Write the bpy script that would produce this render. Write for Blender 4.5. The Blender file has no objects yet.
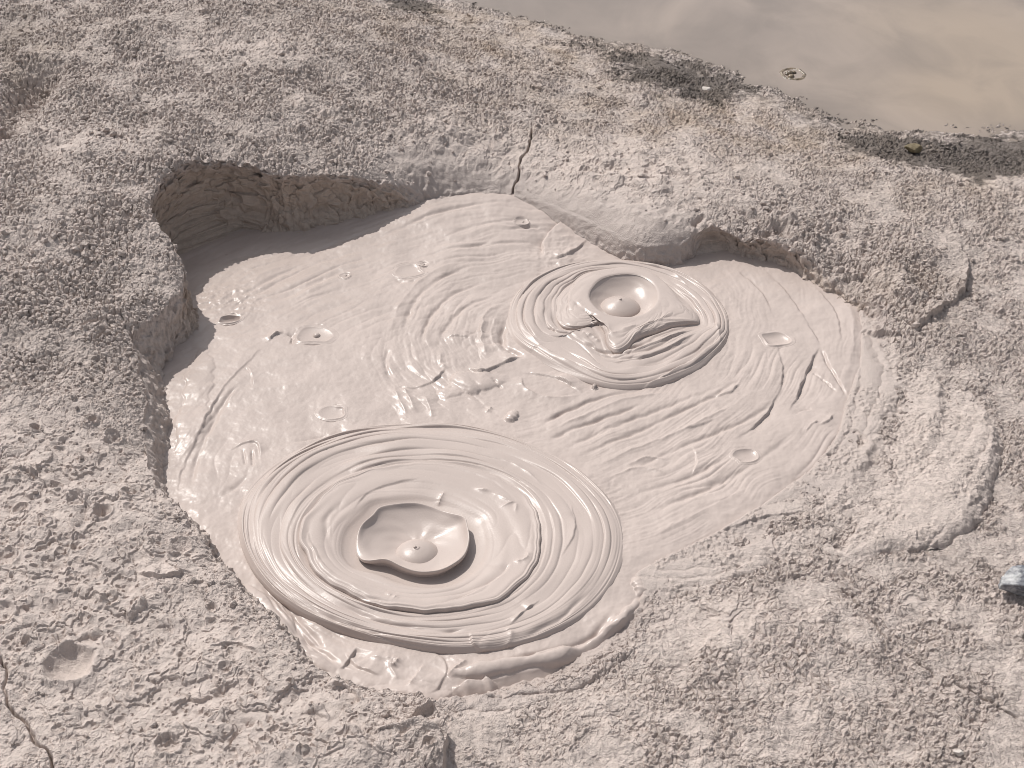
import bpy, math, time
import numpy as np
T0 = time.time()
F = np.float32
FLAT = False
rad = math.radians
S = bpy.context.scene
COL = S.collection

# ------------------------------------------------------------------ camera geometry
CAM_H, PITCH, FPX = 2.4, rad(36), 1407.0
cp, sp = math.cos(PITCH), math.sin(PITCH)
def at(px, py, z=0.0):
    """photo reading -> point on the level z (metres)"""
    a, b = (px - 512) / FPX, (384 - py) / FPX
    dx, dy, dz = a, cp + b * sp, -sp + b * cp
    t = (z - CAM_H) / dz
    return np.array([dx * t, dy * t, z])
def mpp(px, py, z=0.0):
    """metres per pixel, across and along the ground"""
    p = at(px, py, z)
    return np.linalg.norm(at(px + 1, py, z) - p), np.linalg.norm(at(px, py + 1, z) - p)

# ------------------------------------------------------------------ noise
def _h(ix, iy, seed):
    h = (ix.astype(np.int64) * 374761393 + iy.astype(np.int64) * 668265263 + seed * 974634777) & 0xFFFFFFFF
    h = ((h ^ (h >> 13)) * 1274126177) & 0xFFFFFFFF
    return (h ^ (h >> 16)) & 0xFFFFFFFF
def perlin(x, y, seed=0):
    x = np.asarray(x, F); y = np.asarray(y, F)
    ix = np.floor(x); iy = np.floor(y); fx = x - ix; fy = y - iy
    u = fx * fx * fx * (fx * (fx * 6 - 15) + 10); v = fy * fy * fy * (fy * (fy * 6 - 15) + 10)
    def g(ox, oy):
        a = _h(ix + ox, iy + oy, seed).astype(F) * F(2 * math.pi / 4294967296)
        return np.cos(a) * (fx - ox) + np.sin(a) * (fy - oy)
    a = g(0, 0); a += u * (g(1, 0) - a)
    b = g(0, 1); b += u * (g(1, 1) - b)
    return (a + v * (b - a)) * F(1.5)
def fbm(x, y, oct=4, seed=0, gain=.5):
    s = 0; a = 1; f = 1
    for k in range(oct):
        s = s + a * perlin(x * f, y * f, seed + 17 * k); a *= gain; f *= 2.03
    return s
def worley(x, y, seed=0, jit=.9):
    """distance to nearest site, its random number, distance to second"""
    ix = np.floor(x); iy = np.floor(y); fx = (x - ix).astype(F); fy = (y - iy).astype(F)
    f1 = np.full(x.shape, 9, F); f2 = f1.copy(); rid = np.zeros(x.shape, F)
    for oy in (-1, 0, 1):
        for ox in (-1, 0, 1):
            h = _h(ix + ox, iy + oy, seed)
            px = (h & 0xFFFF).astype(F) / 65536; py = (h >> 16).astype(F) / 65536
            d = (ox + .5 + (px - .5) * jit - fx) ** 2 + (oy + .5 + (py - .5) * jit - fy) ** 2
            m = d < f1
            f2 = np.where(m, f1, np.minimum(f2, d)); f1 = np.where(m, d, f1)
            rid = np.where(m, (h * 2654435761 & 0xFFFF).astype(F) / 65536, rid)
    return np.sqrt(f1), rid, np.sqrt(f2)
def ss(a, b, x):
    t = np.clip((x - a) / (b - a), 0, 1); return t * t * (3 - 2 * t)

# ------------------------------------------------------------------ curves, distance, strokes
def spline(P, closed=False, n=12):
    P = np.asarray(P, float)
    if closed: Q = np.vstack([P[-1:], P, P[:2]])
    else: Q = np.vstack([2 * P[:1] - P[1:2], P, 2 * P[-1:] - P[-2:-1]])
    out = []
    t = np.linspace(0, 1, n, endpoint=False)[:, None]
    for i in range(1, len(Q) - 2):
        a, b, c, d = Q[i - 1], Q[i], Q[i + 1], Q[i + 2]
        out.append(.5 * (2 * b + (c - a) * t + (2 * a - 5 * b + 4 * c - d) * t ** 2 + (3 * b - a - 3 * c + d) * t ** 3))
    if not closed: out.append(P[-1:])
    return np.vstack(out)
def seg_dist(x, y, C, closed=False):
    """unsigned distance, side sign, fractional index of nearest point on polyline C"""
    best = np.full(x.shape, 1e9, F); side = np.ones(x.shape, F); idx = np.zeros(x.shape, F)
    n = len(C) if closed else len(C) - 1
    for i in range(n):
        ax, ay = C[i, 0], C[i, 1]; bx, by = C[(i + 1) % len(C), 0], C[(i + 1) % len(C), 1]
        ex, ey = bx - ax, by - ay; L2 = ex * ex + ey * ey + 1e-12
        wx = x - F(ax); wy = y - F(ay)
        t = np.clip((wx * F(ex) + wy * F(ey)) * F(1 / L2), 0, 1)
        d = (wx - t * F(ex)) ** 2 + (wy - t * F(ey)) ** 2
        m = d < best
        best = np.where(m, d, best); idx = np.where(m, i + t, idx)
        side = np.where(m, np.where(ex * wy - ey * wx > 0, F(1), F(-1)), side)
    return np.sqrt(best), side, idx
def inside(x, y, C):
    r = np.zeros(x.shape, bool); n = len(C)
    for i in range(n):
        ax, ay = C[i, 0], C[i, 1]; bx, by = C[(i + 1) % n, 0], C[(i + 1) % n, 1]
        if ay == by: continue
        r ^= ((ay > y) != (by > y)) & (x < (bx - ax) * (y - ay) / (by - ay) + ax)
    return r
def sdf(x, y, C):
    d, _, i = seg_dist(x, y, C, True)
    return np.where(inside(x, y, C), d, -d), i

class Stroke:
    """a fold, roll or crease along a line read off the photo; widths in metres"""
    def __init__(s, pts, kind, amp, w, z=0.0, taper=.25, wob=.004):
        s.C = spline([at(p[0], p[1], z)[:2] for p in pts], False, 8)
        s.kind, s.amp, s.w, s.taper, s.wob = kind, amp, w, taper, wob
        s.seed = int(abs(pts[0][0] * 7 + pts[0][1] * 13)) % 9973
    def add(s, x, y, Z):
        m = s.w * 5 + .02
        lo, hi = s.C.min(0) - m, s.C.max(0) + m
        k = (x > lo[0]) & (x < hi[0]) & (y > lo[1]) & (y < hi[1])
        if not k.any(): return
        X, Y = x[k], y[k]
        X2 = X + s.wob * perlin(X * 30, Y * 30, s.seed); Y2 = Y + s.wob * perlin(X * 30, Y * 30, s.seed + 5)
        d, sd, i = seg_dist(X2, Y2, s.C)
        t = i / (len(s.C) - 1)
        e = ss(0, s.taper, t) * ss(0, s.taper, 1 - t)
        e = e * (.75 + .5 * perlin(t * 6, t * 0 + .5, s.seed + 9))
        if s.kind == 'rope': h = s.amp * np.sqrt(np.clip(1 - (d / (s.w * (.35 + .65 * e))) ** 2, 0, 1)) * np.sqrt(np.clip(e, 0, 2))
        elif s.kind == 'groove': h = -s.amp * e * np.exp(-(d / s.w) ** 2)
        elif s.kind == 'ridge': h = s.amp * e * np.exp(-d / s.w)
        elif s.kind == 'soft':                  # rounded terrace: lower on the left-hand side of travel
            h = -s.amp * e * ss(-s.w * .35, s.w * .35, d * sd) * np.exp(-np.clip(d * sd, 0, 9) / (s.w * 2))
        else:                                   # 'step': raised on the left-hand side of travel, dying away from the lip
            q = d * sd
            h = np.where(q > -.003, s.amp * e * ss(-.003, .002, q) * np.exp(-np.clip(q, 0, 9) / s.w), 0)
        Z[k] += h

# ------------------------------------------------------------------ thin plate spline for the lie of the land
class TPS:
    def __init__(s, pts, smooth=1e-4):
        P = np.array([at(*p) for p in pts]); s.P = P[:, :2]
        n = len(P); K = s.k(np.linalg.norm(s.P[:, None] - s.P[None], axis=2)) + smooth * np.eye(n)
        A = np.zeros((n + 3, n + 3)); A[:n, :n] = K; A[:n, n] = 1; A[:n, n + 1:] = s.P; A[n:, :n] = A[:n, n:].T
        s.w = np.linalg.solve(A, np.r_[P[:, 2], 0, 0, 0])
    @staticmethod
    def k(r): return np.where(r > 1e-9, r * r * np.log(r + 1e-12), 0)
    def __call__(s, x, y):
        # evaluated on a coarse lattice, then read bilinearly
        if not hasattr(s, 'G'):
            s.gx = np.linspace(-6, 6, 240); s.gy = np.linspace(1, 10, 200)
            X, Y = np.meshgrid(s.gx, s.gy)
            Z = s.w[-3] + s.w[-2] * X + s.w[-1] * Y
            for (a, b), w in zip(s.P, s.w): Z = Z + w * s.k(np.hypot(X - a, Y - b))
            s.G = Z.astype(F)
        u = np.clip((x + 6) / 12 * 239, 0, 238.999); v = np.clip((y - 1) / 9 * 199, 0, 198.999)
        i = u.astype(int); j = v.astype(int); u = u - i; v = v - j
        G = s.G
        return (G[j, i] * (1 - u) + G[j, i + 1] * u) * (1 - v) + (G[j + 1, i] * (1 - u) + G[j + 1, i + 1] * u) * v

def blobs(x, y, L):
    """sum of soft elliptical patches (px, py, rx px, ry px)"""
    r = np.zeros(x.shape, F)
    for b in L:
        px, py, rx, ry = b[:4]; w = b[4] if len(b) > 4 else 1
        c = at(px, py, .08); a, l = mpp(px, py, .08)
        r += F(w) * np.exp(-(((x - F(c[0])) / F(rx * a)) ** 2 + ((y - F(c[1])) / F(ry * l)) ** 2)).astype(F)
    return r

# ------------------------------------------------------------------ mesh building
def link_mesh(name, V, Q, mat, parent=None, attrs=None, smooth=True):
    used = np.zeros(len(V), bool); used[Q.ravel()] = True
    mp = np.cumsum(used) - 1
    V = np.ascontiguousarray(V[used], F); Q = np.ascontiguousarray(mp[Q], np.int32)
    me = bpy.data.meshes.new(name)
    me.vertices.add(len(V)); me.vertices.foreach_set('co', V.ravel())
    k = Q.shape[1]
    me.loops.add(Q.size); me.loops.foreach_set('vertex_index', Q.ravel())
    me.polygons.add(len(Q)); me.polygons.foreach_set('loop_start', np.arange(0, Q.size, k, dtype=np.int32))
    me.polygons.foreach_set('use_smooth', np.full(len(Q), smooth))
    for an, av in (attrs or {}).items():
        a = me.attributes.new(an, 'FLOAT', 'POINT'); a.data.foreach_set('value', np.ascontiguousarray(av[used], F))
    me.update(); me.validate()
    me.materials.append(mat)
    o = bpy.data.objects.new(name, me); COL.objects.link(o)
    if parent: o.parent = parent
    return o
def grid_quads(nr, nc, wrap=False):
    i = np.arange(nr * nc).reshape(nr, nc)
    if wrap:
        j = np.roll(i, -1, 1)
        return np.stack([i[:-1], j[:-1], j[1:], i[1:]], -1).reshape(-1, 4)
    return np.stack([i[:-1, :-1], i[:-1, 1:], i[1:, 1:], i[1:, :-1]], -1).reshape(-1, 4)
def tag(o, label=None, cat=None, group=None, kind=None):
    if label: o['label'] = label
    if cat: o['category'] = cat
    if group: o['group'] = group
    if kind: o['kind'] = kind
    return o
def empty(name, loc):
    o = bpy.data.objects.new(name, None); COL.objects.link(o); o.location = loc; o.empty_display_size = .05
    bpy.context.view_layer.update()
    return o
def keep_world(o, p):
    """child built in world coordinates under an Empty standing at its base"""
    o.parent = p; o.matrix_parent_inverse = p.matrix_world.inverted(); return o

# ------------------------------------------------------------------ materials
def new_mat(name):
    m = bpy.data.materials.new(name); m.use_nodes = True
    nt = m.node_tree; N = nt.nodes; L = nt.links
    return m, N, L, N['Principled BSDF']
def noise_node(N, L, scale, detail=4, coord=None, rough=.55):
    n = N.new('ShaderNodeTexNoise'); n.inputs['Scale'].default_value = scale; n.inputs['Detail'].default_value = detail
    n.inputs['Roughness'].default_value = rough
    if coord is not None: L.new(coord, n.inputs['Vector'])
    return n
def ramp(N, L, src, stops):
    r = N.new('ShaderNodeValToRGB'); L.new(src, r.inputs[0]); e = r.color_ramp.elements
    while len(e) < len(stops): e.new(.5)
    for k, (p, c) in enumerate(stops):
        e[k].position = p; e[k].color = (c[0], c[1], c[2], 1) if not np.isscalar(c) else (c, c, c, 1)
    return r
def mix(N, L, fac, a, b):
    m = N.new('ShaderNodeMix'); m.data_type = 'RGBA'
    if np.isscalar(fac): m.inputs[0].default_value = fac
    else: L.new(fac, m.inputs[0])
    for s, i in ((a, 6), (b, 7)):
        if isinstance(s, tuple): m.inputs[i].default_value = (*s, 1)
        else: L.new(s, m.inputs[i])
    return m.outputs[2]
def attr(N, name):
    a = N.new('ShaderNodeAttribute'); a.attribute_name = name; return a.outputs['Fac']

MUD = (.485, .412, .378)
GROUND_A, GROUND_B = (.435, .369, .336), (.565, .485, .447)
def mat_wet_mud(name='wet_mud', rough=(.27, .42), bump=.0008):
    m, N, L, B = new_mat(name)
    geo = N.new('ShaderNodeNewGeometry').outputs['Position']
    n1 = noise_node(N, L, 5, 5, geo)
    c = ramp(N, L, n1.outputs[0], [(.3, tuple(v * .94 for v in MUD)), (.7, tuple(v * 1.04 for v in MUD))])
    L.new(c.outputs[0], B.inputs['Base Color'])
    n2 = noise_node(N, L, 9, 4, geo)
    r = ramp(N, L, n2.outputs[0], [(.35, rough[0]), (.68, rough[1])])
    L.new(r.outputs[0], B.inputs['Roughness'])
    B.inputs['IOR'].default_value = 1.36
    n3 = noise_node(N, L, 190, 3, geo)
    b = N.new('ShaderNodeBump'); b.inputs['Distance'].default_value = bump; b.inputs['Strength'].default_value = .35
    L.new(n3.outputs[0], b.inputs['Height']); L.new(b.outputs[0], B.inputs['Normal'])
    return m
def mat_ground():
    m, N, L, B = new_mat('dried_mud_crust')
    geo = N.new('ShaderNodeNewGeometry').outputs['Position']
    n1 = noise_node(N, L, 4.5, 7, geo, .62); n2 = noise_node(N, L, 70, 5, geo)
    c = ramp(N, L, n1.outputs[0], [(.32, GROUND_A), (.68, GROUND_B)]).outputs[0]
    f = ramp(N, L, n2.outputs[0], [(.35, .0), (.72, 1.0)])
    c = mix(N, L, f.outputs[0], c, (.550, .475, .435))
    c = mix(N, L, attr(N, 'pale'), c, (.570, .489, .448))
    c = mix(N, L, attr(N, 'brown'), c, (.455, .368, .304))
    c = mix(N, L, attr(N, 'damp'), c, (.080, .066, .057))
    c = mix(N, L, attr(N, 'wet'), c, tuple(v * .93 for v in MUD))
    wv = noise_node(N, L, 60, 2, geo)
    va = N.new('ShaderNodeVectorMath'); va.operation = 'MULTIPLY_ADD'; va.inputs[1].default_value = (.012, .012, .012)
    L.new(wv.outputs['Color'], va.inputs[0]); L.new(geo, va.inputs[2])
    vo = N.new('ShaderNodeTexVoronoi'); vo.inputs['Scale'].default_value = 85; L.new(va.outputs[0], vo.inputs['Vector'])
    sx = N.new('ShaderNodeSeparateColor'); L.new(vo.outputs['Color'], sx.inputs[0])
    tone = ramp(N, L, sx.outputs[0], [(0, .70), (.5, .97), (1, 1.14)])
    grit = noise_node(N, L, 210, 3, geo, .7)
    gr = ramp(N, L, grit.outputs[0], [(.30, .52), (.43, 1.0), (.62, 1.0), (.75, 1.12)])
    dry = N.new('ShaderNodeMath'); dry.operation = 'SUBTRACT'; dry.inputs[0].default_value = 1; L.new(attr(N, 'wet'), dry.inputs[1])
    rg = N.new('ShaderNodeMath'); rg.operation = 'MULTIPLY_ADD'; rg.inputs[1].default_value = -.75; L.new(attr(N, 'even'), rg.inputs[0]); L.new(dry.outputs[0], rg.inputs[2]); rg.use_clamp = True; 
    for tx, k in ((tone, .75), (gr, .85)):
        mm = N.new('ShaderNodeMix'); mm.data_type = 'RGBA'; mm.blend_type = 'MULTIPLY'
        kk = N.new('ShaderNodeMath'); kk.operation = 'MULTIPLY'; kk.inputs[1].default_value = k; L.new(rg.outputs[0], kk.inputs[0])
        L.new(kk.outputs[0], mm.inputs[0]); L.new(c, mm.inputs[6]); L.new(tx.outputs[0], mm.inputs[7]); c = mm.outputs[2]
    n4 = noise_node(N, L, 300, 2, geo)
    fl = ramp(N, L, n4.outputs[0], [(.70, .0), (.76, .5)])
    c = mix(N, L, fl.outputs[0], c, (.62, .56, .52))
    L.new(c, B.inputs['Base Color'])
    mr = N.new('ShaderNodeMapRange'); L.new(attr(N, 'wet'), mr.inputs[0])
    mr.inputs[3].default_value = .85; mr.inputs[4].default_value = .36
    L.new(mr.outputs[0], B.inputs['Roughness'])
    B.inputs['Specular IOR Level'].default_value = .4
    n3 = noise_node(N, L, 260, 5, geo, .65)
    n5 = noise_node(N, L, 105, 3, geo, .6)
    b0 = N.new('ShaderNodeBump'); b0.inputs['Distance'].default_value = .012
    st = N.new('ShaderNodeMath'); st.operation = 'MULTIPLY'; st.inputs[1].default_value = .7
    L.new(rg.outputs[0], st.inputs[0]); L.new(st.outputs[0], b0.inputs['Strength'])
    L.new(n5.outputs[0], b0.inputs['Height'])
    b = N.new('ShaderNodeBump'); b.inputs['Distance'].default_value = .005; b.inputs['Strength'].default_value = .7
    L.new(n3.outputs[0], b.inputs['Height']); L.new(b0.outputs[0], b.inputs['Normal']); L.new(b.outputs[0], B.inputs['Normal'])
    return m
def mat_pond():
    m, N, L, B = new_mat('silty_pond_water')
    geo = N.new('ShaderNodeNewGeometry').outputs['Position']
    mq = N.new('ShaderNodeMapping'); mq.inputs['Scale'].default_value = (1, .42, 1); L.new(geo, mq.inputs['Vector'])
    w = noise_node(N, L, 1.3, 5, mq.outputs[0]); w.inputs['Distortion'].default_value = 1.8
    c = ramp(N, L, w.outputs[0], [(.3, (.215, .180, .157)), (.5, (.270, .225, .195)), (.72, (.345, .285, .243))]).outputs[0]
    y = attr(N, 'silt')
    c = mix(N, L, y, c, (.365, .292, .226))
    mp = N.new('ShaderNodeMapping'); mp.inputs['Scale'].default_value = (1.4, 1.0, 1); mp.inputs['Rotation'].default_value = (0, 0, .5)
    L.new(geo, mp.inputs['Vector'])
    w2 = noise_node(N, L, 2.2, 6, mp.outputs[0]); w2.inputs['Distortion'].default_value = .8
    f = ramp(N, L, w2.outputs[0], [(.45, 0.), (.75, .45)])
    c = mix(N, L, f.outputs[0], c, (.175, .148, .128))
    L.new(c, B.inputs['Base Color'])
    B.inputs['Roughness'].default_value = .22; B.inputs['IOR'].default_value = 1.33
    n = noise_node(N, L, 22, 3, geo)
    b = N.new('ShaderNodeBump'); b.inputs['Distance'].default_value = .002; b.inputs['Strength'].default_value = .3
    L.new(n.outputs[0], b.inputs['Height']); L.new(b.outputs[0], B.inputs['Normal'])
    return m
def mat_stone(name, a, b_, sc, rough=.7, pts=(.4, .6)):
    m, N, L, B = new_mat(name)
    co = N.new('ShaderNodeTexCoord').outputs['Object']
    n = noise_node(N, L, sc, 6, co, .65)
    L.new(ramp(N, L, n.outputs[0], [(pts[0], a), (pts[1], b_)]).outputs[0], B.inputs['Base Color'])
    B.inputs['Roughness'].default_value = rough
    n3 = noise_node(N, L, sc * 6, 4, co)
    bp = N.new('ShaderNodeBump'); bp.inputs['Distance'].default_value = .003; bp.inputs['Strength'].default_value = .6
    L.new(n3.outputs[0], bp.inputs['Height']); L.new(bp.outputs[0], B.inputs['Normal'])
    return m
M_MUD = mat_wet_mud(); M_GROUND = mat_ground(); M_POND = mat_pond()

# ================================================================== LIE OF THE LAND
# lip of the pit: px, py, height of the lip, run of the wall (m, level distance lip -> foot), undercut (m), 1 = steep wall
LIP = [(150,205,.25,.03,.02),(158,186,.26,.02,.03),(178,170,.265,.01,.035),(205,162,.265,.01,.035),(240,161,.26,.0,.04),(280,171,.235,.01,.04),
       (330,173,.20,.03,.03),(372,177,.165,.05,.02),(412,180,.13,.08,.0),(460,178,.115,.10,.0),(505,183,.095,.10,.0),(545,195,.09,.09,.0),
       (590,210,.105,.085,.0),(640,226,.125,.07,.0),(682,229,.115,.05,.0),(712,228,.095,.02,.035),(742,237,.09,.02,.035),(785,247,.085,.03,.02),
       (825,268,.07,.04,.0),(850,288,.055,.05,.0),(870,305,.04,.05,.0),(880,325,.012,.08,.0),(872,350,.008,.1,0),(866,385,.008,.1,0),(850,425,.008,.1,0),
       (822,468,.008,.1,0),(780,507,.008,.1,0),(730,540,.008,.1,0),(680,566,.006,.1,0),(655,590,.006,.1,0),(640,625,.006,.1,0),
       (590,664,.008,.1,0),(520,694,.01,.08,0),(455,706,.015,.06,0),(420,700,.04,.05,0),(385,690,.055,.04,0),(345,684,.06,.04,0),(312,666,.065,.04,0),
       (285,634,.068,.04,0),(262,604,.07,.04,0),(232,578,.072,.04,0),(205,545,.075,.05,0),(183,515,.08,.05,0),(158,484,.085,.05,0),(146,455,.09,.10,.0),
       (144,425,.10,.12,.0),(146,395,.11,.13,0),(138,362,.12,.15,0),(134,336,.135,.16,0),(158,312,.145,.06,0),(180,290,.15,.04,.01),(182,266,.18,.03,.02),
       (172,245,.21,.03,.02),(158,226,.235,.03,.02)]
lipc = spline([np.r_[at(a, b, z), r, u] for a, b, z, r, u in LIP], True, 6)
LAND = [(a, b, z) for a, b, z, r, u in LIP][::2] + [
    (455,0,.05),(510,14,.05),(560,30,.05),(610,42,.05),(660,52,.05),(700,62,.05),(740,77,.05),(800,107,.05),(840,123,.05),(885,124,.05),(930,126,.05),(1024,137,.05),
    (470,-40,-.03),(600,0,-.06),(760,40,-.08),(880,80,-.08),(1024,90,-.06),(1100,100,-.06),(760,-60,-.1),(1100,20,-.1),
    (0,0,.33),(150,20,.33),(300,20,.29),(390,10,.16),(200,90,.32),(350,100,.27),(0,120,.31),(90,170,.30),(0,250,.27),(440,80,.18),(440,140,.17),
    (520,100,.15),(560,160,.13),(640,120,.12),(640,190,.13),(720,130,.10),(740,190,.12),(800,160,.10),(830,220,.11),(880,190,.09),(900,250,.085),
    (905,326,.05),(960,290,.06),(1024,200,.07),(960,180,.07),(1024,300,.05),(980,380,.03),(1024,450,.03),(1024,600,.03),(900,620,.02),(760,620,.018),
    (1024,768,.04),(850,768,.03),(650,768,.03),(560,740,.025),(470,768,.03),(680,660,.015),
    (70,330,.18),(0,400,.17),(70,450,.14),(0,560,.13),(110,560,.11),(60,680,.11),(180,640,.09),(0,768,.12),(160,768,.10),(290,720,.085),(350,768,.08),(380,730,.08)]
land = TPS(LAND, 2e-4)
POND_Z = .05
def far_mix(x, y):
    d = np.maximum(np.abs(x) / 2.9, np.abs(y - 3.9) / 3.6)
    return ss(1.0, 1.7, d)
def base_land(x, y):
    k = far_mix(x, y)
    far = np.where((x > -1) & (y > 5), F(-.06), F(.16))
    return land(x, y) * (1 - k) + far * k

CRACKS = [Stroke(p, 'groove', a, w, z, t, .006) for p, a, w, z, t in [
    ([(533,132),(531,142),(528,152),(521,160),(519,170),(512,179),(510,192)], .05, .0024, .12, .15),
    ([(836,588),(852,600),(866,617),(878,632),(888,646)], .030, .0026, .02, .15),
    ([(905,652),(920,664),(934,676)], .026, .0024, .02, .15),
    ([(950,682),(975,696),(1000,712),(1020,722)], .024, .0024, .02, .15),
    ([(0,655),(6,672),(5,690),(10,708),(26,722),(34,740),(48,752),(56,775)], .030, .0026, .12, .05),
    ([(772,528),(777,538),(774,547),(778,556)], .006, .0022, .01, .3),
    ([(40,150),(20,165),(5,170)], .02, .01, .3, .2), ([(100,205),(140,212),(158,212)], .015, .005, .27, .2),
    ([(75,330),(110,322),(90,345)], .02, .006, .17, .2), ([(240,285),(262,272)], .0, .005, 0, .2)]]
CLOD = [Stroke(p, k, a, w, z, t, .008) for p, k, a, w, z, t in [
    ([(-60,135),(-20,128),(14,114),(36,90),(44,66)], 'groove', .15, .085, .3, .25), ([(905,334),(930,323),(948,309),(962,294),(966,268),(955,245)], 'step', .030, .10, .05, .2), ([(440,800),(444,765),(446,738),(436,714),(426,704)], 'step', .050, .14, .05, .2), ([(442,780),(425,745),(408,722)], 'rope', .018, .04, .06, .3), ([(850,316),(880,328),(905,333)], 'step', .02, .08, .05, .3),      # gully in the top left corner
    ([(152,560),(176,548),(200,556)], 'step', -.016, .03, .1, .3), ([(135,572),(160,577),(195,566)], 'step', .014, .03, .1, .3),
    ([(0,482),(30,480),(52,490)], 'step', .014, .04, .13, .2), ([(50,540),(70,560),(60,585)], 'step', .01, .04, .12, .3),
    ([(60,650),(85,634),(100,632)], 'rope', .012, .016, .11, .3), ([(205,652),(235,640),(262,655)], 'step', .012, .03, .09, .3),
    ([(125,620),(142,606),(144,600)], 'rope', .012, .014, .1, .3), ([(90,597),(110,606),(118,592)], 'rope', .009, .012, .1, .3),
    ([(228,752),(240,735),(262,720)], 'step', -.02, .03, .08, .3), ([(180,690),(200,700),(215,690)], 'step', .012, .03, .09, .3),
    ([(330,690),(342,684),(360,700),(352,716)], 'step', .014, .03, .07, .3), ([(300,715),(315,705),(330,722)], 'rope', .010, .012, .08, .3),
    ([(370,755),(350,735),(345,742)], 'rope', .012, .012, .07, .3),
    ([(470,697),(520,692),(570,684),(605,664),(640,642)], 'rope', .014, .028, .01, .25), ([(440,712),(480,708),(540,704)], 'rope', .008, .03, .01, .3),
    # ridges of old mud in the flats on the right
    ([(690,612),(720,640),(712,668),(690,676)], 'rope', .010, .05, .02, .3), ([(800,625),(850,612),(870,640),(850,668)], 'rope', .008, .05, .02, .3),
    ([(870,130),(930,128),(1000,140),(1030,142)], 'step', -.03, .05, .06, .2),
    ([(760,250),(772,238),(790,246)], 'groove', .05, .02, .06, .3), ([(690,236),(703,226)], 'groove', .03, .012, .07, .3),
    ([(845,262),(880,275),(905,300),(910,326)], 'rope', .03, .07, .05, .35), ([(880,256),(920,262),(950,280)], 'rope', .014, .05, .05, .35),
    ([(700,205),(740,208),(790,225),(840,245)], 'rope', .02, .07, .1, .4)]]
PITS = [(70,668,25,.030),(104,519,9,.018),(24,520,8,.012),(168,745,13,.014),(130,497,7,.012),(38,492,5,.012),(60,498,7,.008),(78,512,9,.010),(115,440,8,.012),
        (95,430,5,.015),(40,445,5,.012),(10,570,12,.014),(5,625,14,.014),(112,604,8,.010),(505,180,9,.016),(586,180,7,.012),(500,152,6,.01),(180,540,10,.010),
        (80,555,8,.008),(65,560,6,.008),(210,600,5,.008),(160,640,4,.006),(135,635,5,.006),(225,665,7,.01),(430,742,7,.014),(28,650,5,.01),(265,740,6,.01),
        (560,690,5,.006),(640,700,6,.006),(15,480,4,.006),(45,530,4,.006),(250,690,5,.006),(120,720,6,.006),(60,735,7,.008)]
Z_COARSE = [(690,75,65,18,.9),(950,152,80,18,.9),(640,110,80,30,.4),(400,60,80,40,.5),(120,120,230,140),(60,320,110,120),(380,115,170,60),(240,60,250,70,.6),(850,262,90,40),(905,295,60,40),(780,232,70,25,.8),(700,655,90,45,.5),(830,660,90,60,.5)]
Z_SMOOTH = [(923,583,17,10,1.2),(90,620,190,140),(290,730,150,70),(60,480,110,70,.8),(630,190,100,35),(480,172,70,22),(540,740,60,40,.35),(720,600,90,25,.8),(820,690,60,30,.4),(600,690,50,30,.6),
            (215,105,60,18,.5),(280,100,40,12,.6),(95,205,60,22,.6),(30,300,45,25,.5)]
Z_PITTED = [(630,190,110,40,1.3),(90,620,200,150),(290,720,120,80),(60,470,100,60)]

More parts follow.
